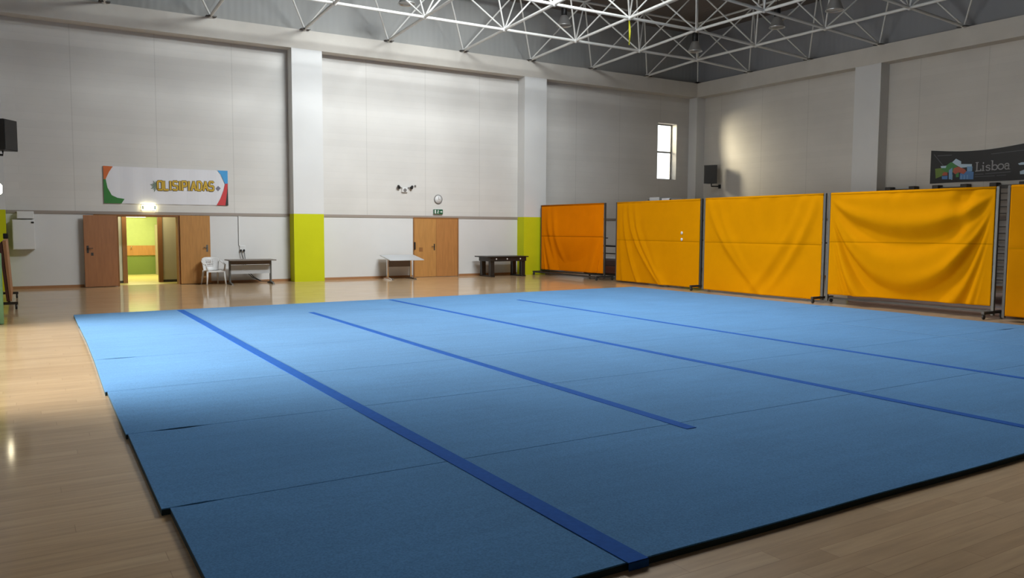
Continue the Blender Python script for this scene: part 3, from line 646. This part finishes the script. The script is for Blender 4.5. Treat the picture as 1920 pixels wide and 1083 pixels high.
    for pts, ww in (([(13.02, 3.305), (12.78, 3.30)], .022), ([(12.72, 3.305), (12.03, 3.325)], .022), ([(13.01, 3.235), (12.46, 3.232)], .020), ([(12.40, 3.235), (12.15, 3.24)], .018), ([(12.58, 3.865), (12.22, 3.88)], .018), ([(12.20, 3.885), (11.2, 3.92)], .018), ([(14.28, 3.97), (13.99, 3.63)], .022), ([(14.17, 3.93), (13.74, 3.92)], .022)): 
        mb = MB(); ribbon(mb, pts, ww, fn, .003); mb.build('small_print', M['b_line'], cl)
    pr('print_emblem', M['b_pale'], [[(11.84,3.54),(11.75,3.57),(11.3,3.57),(11.3,3.50),(11.8,3.50)], [(11.78,3.32),(11.67,3.36),(11.35,3.36),(11.35,3.23),(11.77,3.24)]], 2)
black_banner()

# ------------------------------------------------------------------ wall items
def exit_sign(x, z, w, h, lit, label):
    t = thing('exit_sign', label, 'sign', (x, YB, z), 0, None)
    MB().box((-w/2, -.025, -h/2), (w/2, -.001, h/2), bev=.006).build('housing', M['white'], t)
    MB().box((-w/2+.008, -.076, -h/2+.008), (w/2-.008, -.0255, h/2-.008), bev=.01).build('face', M['sign_lit' if lit else 'sign_green'], t)
    mk = M['sign_green' if lit else 'sign_white']; fn = lambda a, b_, d: (a, -.0785+d, b_)
    def piece(*fs):
        mb = MB()
        for f_ in fs: f_(mb)
        mb.build('pictogram', mk, t)
    if lit:
        for a in (-w/2+.02, w/2-.055): piece(lambda mb: mb.prism([(a, -.055), (a+.035, -.055), (a+.035, .055), (a, .055)], fn, .002))
        for a in (-.045, .03): piece(lambda mb: mb.prism([(a, -.02), (a+.026, -.02), (a+.026, .012), (a, .012)], fn, .002))
    else:
        piece(lambda mb: mb.prism([(-.145, -.062), (-.095, -.062), (-.095, .062), (-.145, .062)], fn, .002))
        piece(lambda mb: ribbon(mb, [(-.01, .03), (-.025, -.01), (.005, -.055)], .018, fn, .002), lambda mb: ribbon(mb, [(-.025, -.01), (-.05, -.05)], .018, fn, .002), lambda mb: ribbon(mb, [(-.045, .02), (-.005, .025), (.02, 0)], .013, fn, .002), lambda mb: mb.prism([(-.015, .03), (.005, .03), (.005, .06), (-.015, .06)], fn, .002))
        piece(lambda mb: mb.prism([(.06, -.012), (.11, -.012), (.11, -.04), (.145, 0), (.11, .04), (.11, .012), (.06, .012)], fn, .002))
    return t
exit_sign(3.07, 2.18, .38, .17, True, 'glowing yellow-white exit sign directly above the open doorway')
exit_sign(12.06, 2.20, .36, .18, False, 'unlit green exit sign between the wall clock and the closed doors')
ck = thing('wall_clock', 'round white wall clock with a thin grey rim', 'clock', (12.08, YB, 2.62))
MB().lathe([(.001, -.03), (.135, -.03), (.135, -.001), (.001, -.001)], n=28, axis='Y').build('face', M['white'], ck)
MB().lathe([(.135, -.001), (.152, -.001), (.152, -.035), (.145, -.040), (.135, -.035)], n=28, axis='Y').build('rim', M['dgrey'], ck)
MB().box((-.006, -.036, 0), (.006, -.032, .09)).build('hand', M['dgrey'], ck); MB().box((0, -.036, -.005), (.06, -.032, .005)).build('hand', M['dgrey'], ck)
el = thing('wall_mounted_spotlight', 'twin-head emergency spotlight high on the wall left of the clock', 'light', (10.84, YB, 2.90))
MB().box((-.10, -.07, -.08), (.10, -.001, .08), bev=.01).build('body', M['white'], el)
MB().lathe([(.0, -.074), (.05, -.074), (.06, -.071)], (0, 0, -.01), 14, axis='Y').build('gauge', M['dgrey'], el)
for sx, ang in ((-1, -.6), (1, .25)):
    hd = MB(); rot = Matrix.Translation(Vector((sx*.24, -.10, .105))).to_4x4() @ Matrix.Rotation(ang, 4, 'Y') @ Matrix.Rotation(.5, 4, 'X')
    k = MB().lathe([(.001, -.09), (.055, -.09), (.065, -.05), (.045, .04), (.02, .06), (.001, .06)], (0, 0, 0), 14); k.v = [tuple((rot @ (Vector(v)*.8))) for v in k.v]
    h_ = k.build('lamp_head', M['black'], el); MB().tube([(sx*.09, -.04, .06), (sx*.22, -.06, .10)], .012).build('arm', M['dgrey'], h_)
MB().box((.36, -.04, .11), (.42, -.001, .17), bev=.008).build('sensor', M['dgrey'], el)
ec = thing('wall_mounted_cabinet', 'white electrical cabinet on the wall at the far left', 'cabinet', (.06, YB, 1.04))
MB().box((-.25, -.26, 0), (.25, -.001, .77), bev=.006).build('body', M['white'], ec); MB().box((-.235, -.268, .015), (.235, -.2605, .755), bev=.003).build('door', M['white'], ec)
MB().box((.17, -.285, .68), (.235, -.2685, .72), bev=.004).build('handle', M['black'], ec)
jb = thing('junction_box', 'small white box mounted just above the electrical cabinet', 'box', (.06, YB, 1.84)); MB().box((-.14, -.20, 0), (.24, -.001, .19), bev=.006).build('body', M['white'], jb); MB().box((-.13, -.206, .01), (.23, -.2005, .18), bev=.003).build('lid', M['white'], jb)
cd = thing('cable_trunking', 'thin white cable trunking with wall sockets running down to the grey desk', 'trunking', (5.52, YB, 0))
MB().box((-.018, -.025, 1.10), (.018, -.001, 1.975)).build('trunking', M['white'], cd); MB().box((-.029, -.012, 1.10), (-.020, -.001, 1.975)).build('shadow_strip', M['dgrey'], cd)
MB().box((.0, -.035, .93), (.16, -.001, 1.10), bev=.006).build('socket', M['white'], cd)
for x in (.03, .12): MB().box((x-.025, -.085, .93), (x+.025, -.036, .99), bev=.01).build('plug', M['black'], cd)
for x, dx in ((.03, .05), (.12, .02)):
    pts = [(x, -.06, .93), (x+.01, -.07, .85), (x+dx, -.07, .72), (x+dx+.02, -.07, .40), (x+.25+dx, -.08, .16), (x+.45+dx*2, -.09, .03), (x+.8+dx*2, -.11, .012)]
    MB().tube(pts, .010, 7).build('cable', M['black'], cd)

def speaker(loc, rz, label, xw):
    t = thing('wall_mounted_loudspeaker', label, 'speaker', loc, rz, None)   # faces local -y, back toward the wall
    MB().add([(-.26, -.20, -.36), (.26, -.20, -.36), (.17, .20, -.36), (-.17, .20, -.36), (-.26, -.20, .36), (.26, -.20, .36), (.17, .20, .36), (-.17, .20, .36)],
             [[0,3,2,1],[4,5,6,7],[0,1,5,4],[1,2,6,5],[2,3,7,6],[3,0,4,7]]).build('cabinet', M['black'], t)
    MB().box((-.245, -.214, -.345), (.245, -.201, .345), bev=.006).build('grille', M['rubber'], t)
    inv = Matrix.Rotation(-rz, 3, 'Z'); dx = xw-loc[0]; sg = 1 if dx > 0 else -1
    br = MB(); br.tube([inv @ Vector(p_) for p_ in ((0, 0, -.361), (0, 0, -.46), (dx-sg*.02, 0, -.46))], .025)
    br.box((dx-.012-sg*.013, -.06, -.54), (dx+.012-sg*.013, .06, -.38), rot=inv)
    br.build('bracket', M['black'], t); return t
speaker((23.50, 23.12, 3.83), math.radians(-58), 'black loudspeaker on the right wall beside the bright window', XR)
speaker((-.30, 22.55, 3.78), math.radians(60), 'black loudspeaker cut off by the left frame edge', XL)
wl = thing('wall_lamp', 'small glowing wall lamp at the extreme left edge', 'light', (BL, 16.3, 2.28))
MB().box((.001, -.15, -.10), (.04, .15, .10), bev=.006).build('base', M['white'], wl); MB().box((.041, -.14, -.09), (.10, .14, .09), bev=.03).build('cover', M['lamp_lit'], wl)

# ------------------------------------------------------------------ furniture by the back wall
def leg_set(t, x, y0, y1, yp, H, m, mf):
    l = MB().box((x-.025, yp-.035, .03), (x+.025, yp+.035, H), bev=.006).build('leg', m, t)
    f = MB(); f.add([(x-.03, y0, 0), (x+.03, y0, 0), (x+.03, y1, 0), (x-.03, y1, 0), (x-.02, y0+.03, .035), (x+.02, y0+.03, .035), (x+.02, yp+.05, .07), (x+.02, yp-.05, .07), (x+.02, y1-.03, .035), (x-.02, y1-.03, .035), (x-.02, yp+.05, .07), (x-.02, yp-.05, .07)],
                    [[0,3,2,1], [0,1,5,4], [2,3,9,8], [1,2,8,6,7,5], [3,0,4,11,10,9], [4,5,7,11], [11,7,6,10], [10,6,8,9]])
    f.build('foot', mf, l)
t = thing('desk', 'grey desk with a pale modesty panel beside the white chair', 'table', (5.66, 23.72, 0))
MB().box((-.66, -.32, .685), (.66, .38, .715), bev=.006).build('tabletop', M['greytop'], t)
for x in (-.58, .58): leg_set(t, x, -.30, .36, .06, .684, M['steel'], M['steel'])
MB().box((-.555, .03, .30), (.555, .05, .56)).build('modesty_panel', M['lgrey'], t); MB().box((-.55, .02, .57), (.55, .07, .684)).build('shade_bar', M['brownpanel'], t)  # brown bar puts the shade under the tabletop into colour
t = thing('desk', 'small white-topped table with tilted top in front of the closed wooden doors', 'table', (10.45, 23.87, 0))
tt = MB().box((-.56, -.43, -.014), (.62, .43, .014), bev=.006); rt = Matrix.Rotation(math.radians(9.0), 3, 'X'); tt.v = [tuple(rt @ Vector(v) + Vector((0, 0, .69))) for v in tt.v]; tt.build('tabletop', M['lgrey'], t)
for x in (-.46, .34): leg_set(t, x, -.40, .38, .02, .664, M['chrome'], M['chrome'])
MB().box((-.43, .01, .40), (.31, .03, .66)).build('modesty_panel', M['brownpanel'], t)
t = thing('games_table', 'black table with white studs on its apron beside the green pillar', 'table', (14.22, 23.80, 0))
MB().box((-.86, -.46, .665), (.80, .44, .70), bev=.008).build('tabletop', M['blackwood'], t)
a = MB(); a.box((-.72, -.42, .53), (.72, -.39, .664)); a.box((-.72, .34, .53), (.72, .37, .664)); a.box((-.72, -.389, .53), (-.69, .339, .664)); a.box((.69, -.389, .53), (.72, .339, .664)); a = a.build('apron', M['blackwood'], t)
for x in (-.48, -.05, .48): MB().lathe([(.001, -.008), (.022, -.008), (.026, 0)], (x, -.421, .61), 10, axis='Y').build('stud', M['white'], a)
for sx in (-1, 1):
    for sy in (-.32, .27):
        x = sx*.62; l = MB().box((x-.08, sy-.07, .045), (x+.08, sy+.07, .529), bev=.006).build('leg', M['blackwood'], t)
    MB().box((sx*.62-.075, -.44, 0), (sx*.62+.075, .38, .044), bev=.008).build('foot', M['blackwood'], t)

def plastic_chair():
    t = thing('plastic_chair', 'white moulded plastic armchair beside the open wooden door leaf', 'chair', (4.66, 23.98, 0), math.radians(8))
    m = M['white']
    def sheet(nm, nu, nv, fn, th, holes=lambda u, v: False):
        V = []; F = []
        for j in range(nv+1):
            for i in range(nu+1): V.append(fn(i/nu, j/nv))
        n0 = len(V); V += [tuple(Vector(v)+Vector(th)) for v in V]; keep = {}
        for j in range(nv):
            for i in range(nu): keep[i, j] = not holes((i+.5)/nu, (j+.5)/nv)
        for (i, j), k_ in keep.items():
            if not k_: continue
            a = j*(nu+1)+i; F += [[a, a+1, a+nu+2, a+nu+1], [n0+a+nu+1, n0+a+nu+2, n0+a+1, n0+a]]
            for di, dj, e in ((0, -1, (a, a+1)), (0, 1, (a+nu+2, a+nu+1)), (-1, 0, (a+nu+1, a)), (1, 0, (a+1, a+nu+2))):
                if not keep.get((i+di, j+dj), False): F.append([e[1], e[0], n0+e[0], n0+e[1]])
        return MB().add(V, F, True).build(nm, m, t)
    sheet('seat', 14, 12, lambda u, v: ((u-.5)*(.46-.05*v), -.25+.46*v, .42-.035*v+.012*math.cos((u-.5)*5)*-1), (0, 0, -.018))
    sheet('backrest', 22, 18, lambda u, v: ((u-.5)*(.42+.10*v*(1-v*.35)), .20+.10*v-.10*(2*u-1)**2*(.5+.6*v)+.02, .40+.38*v-.05*(2*u-1)**4*v), (0, .014, 0),
          lambda u, v: .28 < u < .72 and .25 < v < .80 and (int(u*22) % 2 == 0) and (int(v*18) % 3 != 0))
    for sx in (-1, 1):
        sheet('armrest', 12, 4, lambda u, v: (sx*(.255+.03*math.sin(u*PI)-(v-.5)*.05), -.24+.40*u, .60+.10*u*u-.03*(1-u)**2), (0, 0, -.014))
        MB().tube([(sx*.265, -.225, .60), (sx*.255, -.235, .50), (sx*.235, -.235, .40)], [.02, .024, .026], 8).build('arm_support', m, t)
        MB().tube([(sx*.235, -.225, .41), (sx*.25, -.245, .2), (sx*.27, -.265, 0)], [.03, .026, .02], 8).build('leg', m, t)
        MB().tube([(sx*.20, .20, .41), (sx*.22, .25, .2), (sx*.235, .30, 0)], [.03, .026, .02], 8).build('leg', m, t)
    MB().box((-.22, -.262, .365), (.22, -.245, .41)).build('apron', m, t)
plastic_chair()

# left edge: upright mat and folded table on wheels
t = thing('upright_mat', 'pale green padded mat standing upright at the extreme left edge', 'gym mat', (-.56, 15.86, 0)); MB().box((-.22, -.06, 0), (.265, .03, 1.20), bev=.015).build('cover', M['palegreen'], t); MB().box((-.22, -.065, 1.201), (.23, .03, 1.225), bev=.005).build('top_strap', M['white'], t)
t = thing('folded_table', 'folded orange-brown table on casters against the left wall', 'table', (-.23, 20.0, 0))
b_ = MB(); b_.add([(-.09, -1.5, 1.36), (-.03, -1.5, 1.36), (.03, -1.5, .17), (-.005, -1.5, .17), (-.09, 1.5, 1.36), (-.03, 1.5, 1.36), (.03, 1.5, .17), (-.005, 1.5, .17)], [[0,1,2,3],[7,6,5,4],[0,4,5,1],[1,5,6,2],[2,6,7,3],[3,7,4,0]]); b_.build('tabletop', M['board'], t)
b_ = MB(); b_.add([(-.15, -1.5, 1.30), (-.10, -1.5, 1.34), (-.015, -1.5, .17), (-.06, -1.5, .17), (-.15, 1.5, 1.30), (-.10, 1.5, 1.34), (-.015, 1.5, .17), (-.06, 1.5, .17)], [[0,1,2,3],[7,6,5,4],[0,4,5,1],[1,5,6,2],[2,6,7,3],[3,7,4,0]]); b_.build('underside', M['brownred'], t)
for y in (-1.42, 1.42):
    f = MB().box((-.30, y-.03, .10), (.13, y+.03, .15)).build('foot', M['darksteel'], t)
    for x in (-.25, .10): MB().lathe([(.001, -.02), (.045, -.02), (.05, 0), (.045, .02), (.001, .02)], (x, y, .05), 14, axis='X').build('caster', M['rubber'], f)
MB().box((-.04, -1.4, .12), (.0, 1.4, .165)).build('bottom_rail', M['darksteel'], t)
MB().box((-.12, 1.35, 1.36), (-.02, 1.5, 1.48), bev=.01).build('latch', M['black'], t)

# behind the screens: wall bars, mat trolley, rack
for k, (y, hw) in enumerate(((15.23, .40), (13.645, .43), (11.98, .40), (10.3, .42))):
    t = thing('wall_bars', ['dark wall bars showing above the swagged screen, nearest the pillar', 'wall bars showing above the swagged screen under the black banner', 'wall bars glimpsed between the two nearest yellow screens', 'wall bars mostly hidden behind the ochre screen'][k], 'wall bars', (XR-.02, y, 0), 0, 'wall bars behind the screens')
    for dy in (-hw, hw): MB().box((-.16, dy-.035, 0), (-.001, dy+.035, 2.92), bev=.006).box((-.24, dy-.10, 2.90), (-.001, dy+.10, 3.03), bev=.01).build('upright', M['darksteel'], t)
    for i in range(14): MB().tube([(-.10, -hw+.04, .25+i*.19), (-.10, hw-.04, .25+i*.19)], .02, 8).build('rung', M['dgrey'], t)
    MB().box((-.17, -hw+.036, 2.86), (-.03, hw-.036, 2.96)).build('top_rail', M['darksteel'], t)
t = thing('mat_trolley', 'trolley of faded red mats glimpsed through the gap between orange and yellow screens', 'trolley', (17.6, 21.7, 0))
MB().box((-.75, -.9, .09), (.75, .9, .15)).build('deck', M['darksteel'], t)
MB().box((-.72, -.86, .151), (.72, .86, .40), bev=.02).build('mat', M['redmat'], t); MB().box((-.72, -.86, .401), (.72, .86, .62), bev=.02).build('mat', M['greypurple'], t); MB().box((-.60, -.8, .621), (.6, .8, .66), bev=.01).build('mat', M['lgrey'], t)
for x in (-.73,):
    MB().tube([(x, -.87, .15), (x, -.87, 1.08), (x, .87, 1.08), (x, .87, .15)], .035, 10).build('handle', M['black'], t); MB().tube([(x, -.86, .83), (x, .86, .83)], .02, 8).build('rail', M['darksteel'], t)
for x in (-.6, .6):
    for y in (-.75, .75): MB().lathe([(.001, -.018), (.04, -.018), (.045, 0), (.04, .018), (.001, .018)], (x, y, .045), 12, axis='X').build('caster', M['rubber'], t)
t = thing('shade_block', 'added brown block standing in for floor shade behind the swagged screen', 'gym mat', (16.95, 9.75, 0))  # added block; its brown stands in for shaded floor under the screen
MB().box((-.75, -1.85, 0), (.75, 1.85, .34), bev=.03).build('cover', M['mauve'], t); MB().box((-.76, -1.86, .15), (.76, 1.86, .19)).build('mid_band', M['greypurple'], t)
t = thing('equipment_rack', 'white-topped rack just peeking over the stickered yellow screen', 'rack', (17.5, 19.15, 0))
for x in (-.3, .3):
    for y in (-.5, .5): MB().box((x-.02, y-.02, 0), (x+.02, y+.02, 2.60)).build('post', M['steel'], t)
for z in (.5, 1.2, 1.9, 2.52): MB().box((-.33, -.53, z), (.33, .53, z+.03)).build('shelf', M['steel'], t)
MB().box((-.28, .02, 2.551), (.2, .48, 2.66)).build('lid', M['lgrey'], t); MB().box((-.28, -.48, 2.551), (.2, -.1, 2.62)).build('tray', M['vinyl'], t)

# ------------------------------------------------------------------ space frame
G = 2.68; NX = 10; NY = 10
X0 = BR - 9*G; Y0 = BB - 9*G
def ring(i, j): return min(i, 9-i, j, 9-j)
def bz(i, j): return ZB1+.03+.14*ring(i, j)
def bn(i, j): return Vector((X0+i*G, Y0+j*G, bz(i, j)))
def tn(i, j):
    r = min(i+.5, 8.5-i, j+.5, 8.5-j); return Vector((X0+(i+.5)*G, Y0+(j+.5)*G, ZB1+.03+.14*r+1.80))
cam_p = Vector((0, 0, 1.65))
F_, YAW, PITCH, ROLL = 1495.85, 0.550960, 0.0756600, 0.00519503
fw = Vector((math.sin(YAW)*math.cos(PITCH), math.cos(YAW)*math.cos(PITCH), -math.sin(PITCH)))
r0 = fw.cross(Vector((0, 0, 1))).normalized(); u0 = r0.cross(fw)
cr = r0*math.cos(ROLL) + u0*math.sin(ROLL); cu = -r0*math.sin(ROLL) + u0*math.cos(ROLL)
def inview(*P):
    for p_ in P:
        d = p_-cam_p; z = d.dot(fw)
        if z > 1 and abs(d.dot(cr)/z*F_) < 960 and abs(d.dot(cu)/z*F_) < 541: return True
    return False
sf = thing('space_frame', 'white tubular space frame of crossing struts under the roof', 'roof truss', (11.6, 12, ZB1))
off = Vector((11.6, 12, ZB1))
def L(p_): return p_-off
for j in range(1, 9): MB().tube([L(bn(i, j)) for i in range(10)], .042, 10).build('bottom_chord', M['truss'], sf, fix=False)
for i in range(1, 9): MB().tube([L(bn(i, j)) for j in range(10)], .042, 10).build('bottom_chord', M['truss'], sf, fix=False)
for j in range(9): MB().tube([L(tn(i, j)) for i in range(9)], .04, 8).build('top_chord', M['truss'], sf, fix=False)
for i in range(9): MB().tube([L(tn(i, j)) for j in range(9)], .04, 8).build('top_chord', M['truss'], sf, fix=False)
rest = MB(); cnt = 0
cand = []
for i in range(9):
    for j in range(9):
        for di in (0, 1):
            for dj in (0, 1):
                a, b_ = bn(i+di, j+dj), tn(i, j); m_ = (a+b_)/2; v = inview(a, a*.8+b_*.2, m_); cand.append((0 if v else 1, (m_-cam_p).length, a, b_))
cand.sort(key=lambda c_: c_[:2])
for k, (v, _, a, b_) in enumerate(cand):
    mb = MB() if (v == 0 and cnt < 100) else rest
    mb.tube([L(a), L(b_)], .026, 7)
    if mb is not rest: mb.build('diagonal_strut', M['truss'], sf, fix=False); cnt += 1
o = rest.build('diagonal_strut', M['truss'], sf, fix=False); o['kind'] = 'stuff'
nd = MB()
for i in range(10):
    for j in range(10):
        if 0 < i < 9 and 0 < j < 9: nd.ball(L(bn(i, j)), .075)
        elif (i, j) not in ((0, 0), (0, 9), (9, 0), (9, 9)): p_ = L(bn(i, j)); nd.ball(p_, .07)
o = nd.build('node_joint', M['truss'], sf, fix=False); o['kind'] = 'stuff'
bp = MB()
for i in range(10):
    for (a, c_) in ((i, 9), (i, 0), (0, i), (9, i)):
        p_ = L(bn(a, c_)); x = min(max(p_.x, BL+.16-off.x), BR+.1-off.x); bp.box((x-.14, p_.y-.14, -.001), (x+.14, p_.y+.14, .02)); bp.box((x-.05, p_.y-.05, .0), (x+.05, p_.y+.05, .05))
o = bp.build('bearing_plate', M['darksteel'], sf, fix=False); o['kind'] = 'stuff'

# high bay lamps
def lamp(x, y, z, label):
    t = thing('high_bay_lamp', label, 'lamp', (x, y, z), 0, 'high bay lamps in the roof truss')
    MB().lathe([(.001, .62), (.09, .62), (.10, .60), (.10, .36), (.085, .34), (.001, .34)], n=16).build('ballast', M['black'], t)
    MB().lathe([(.10, .34), (.13, .30), (.165, .22), (.20, .12), (.245, .03), (.262, 0), (.254, 0), (.24, .03), (.19, .13), (.15, .22), (.10, .32)], n=24).build('reflector', M['alu'], t)
    MB().lathe([(.001, .018), (.15, .020), (.236, .028)], n=20).build('lens', M['lens'], t)
    MB().tube([(0, 0, .62), (0, 0, 9.35-z)], .014, 6).build('suspension_rod', M['darksteel'], t)
for a in ((9.87, 22.03, 8.18, 'white-sided bell lamp cut by the top edge, leftmost lamp'), (15.80, 22.46, 8.44, 'bell lamp left of the dangling yellow ribbon'), (20.16, 20.76, 7.80, 'lowest-hanging bell lamp, above the room corner'),
          (21.06, 18.0, 8.16, 'bell lamp to the right of the lowest lamp, over the right wall'), (19.92, 14.99, 7.86, 'bell lamp cut by the top edge, rightmost lamp')): lamp(*a)
p_ = bn(6, 7); t = MB(); V = []; n = 14
for i in range(n+1):
    s = i/n; V += [(.02*math.sin(s*3)-.028, .01*math.sin(s*5), -.70*s), (.02*math.sin(s*3)+.028, .01*math.cos(s*7), -.70*s)]
V2 = [(a, b2+.004, c_) for a, b2, c_ in V]; m0 = len(V)
Fc = []
for i in range(n): q = [2*i, 2*i+1, 2*i+3, 2*i+2]; Fc += [q, [m0+k for k in q[::-1]]]
t.add(V+V2, Fc); 
tag(t.build('ribbon', M['ribbon'], loc=(p_.x, p_.y, p_.z-.076)), 'thin yellow ribbon dangling from a roof truss joint', 'ribbon')

# ------------------------------------------------------------------ light
def area(name, loc, aim, sx, sy, power, col, spread=PI):
    l = bpy.data.lights.new(name, 'AREA'); l.shape = 'RECTANGLE'; l.size = sx; l.size_y = sy; l.energy = power; l.color = col; l.spread = spread
    o = bpy.data.objects.new(name, l); C.objects.link(o); o.location = loc; d = Vector(aim)-Vector(loc); o.rotation_euler = d.to_track_quat('-Z', 'Y').to_euler(); return o
zr = zdeck(10, RL[2])
area('rooflight_daylight', ((RL[0]+RL[1])/2, 12.4, zr-.22), ((RL[0]+RL[1])/2-1.5, 24.4, 5.5), 5.0, 1.0, 450, (0.93, 0.985, 1.0), math.radians(88))
area('rooflight_skyglow', ((RL[0]+RL[1])/2, 12.6, zr-.12), ((RL[0]+RL[1])/2-2.0, 11.0, 0), 6.0, 1.4, 680, (0.97, 0.99, 1.0), math.radians(132))
area('far_floor_fill', ((RL2[0]+RL2[1])/2, 17.3, zdeck(10, 16.6)-.12), ((RL2[0]+RL2[1])/2, 19.0, 0), 6.0, 1.2, 430, (0.97, 0.99, 1.0))  # added fill for the far floor
area('left_glazing_daylight', (XL-.03, 11.85, 1.25), (5, 11.75, 0.2), 7.2, 2.2, 270, (1.0, 0.99, 0.93), math.radians(92))
area('window_daylight', (20.3, 26.45, 6.1), (23.97, 23.2, 4.2), 2.6, 1.8, 1900, (1.0, 0.84, 0.58))
area('corridor_light', (3.1, 28.4, 2.50), (3.1, 28.4, 0), 1.4, .4, 120, (1.0, 0.96, 0.62))
area('vestibule_fill', (3.0, 25.3, 2.55), (3.0, 25.3, 0), .8, .3, 26, (1.0, 0.92, 0.62))  # unseen lamp added to brighten the vestibule panels
w = bpy.data.worlds.new('overcast'); w.use_nodes = True; bpy.context.scene.world = w
bg = w.node_tree.nodes['Background']; bg.inputs[0].default_value = (0.92, 0.96, 1.0, 1); bg.inputs[1].default_value = 3.0

# ------------------------------------------------------------------ camera
cd_ = bpy.data.cameras.new('camera'); cam = bpy.data.objects.new('camera', cd_); C.objects.link(cam)
cd_.sensor_width = 36; cd_.lens = F_*36/1920; cd_.clip_start = .05; cd_.clip_end = 200
R = Matrix((cr, cu, -fw)).transposed(); cam.matrix_world = Matrix.Translation(cam_p) @ R.to_4x4()
sc = bpy.context.scene; sc.camera = cam
vs = sc.view_settings; sc.display_settings.display_device = 'sRGB'
vs.view_transform = 'Standard'; vs.look = 'None'; vs.exposure = 0.27; vs.gamma = 1.0; vs.use_curve_mapping = False
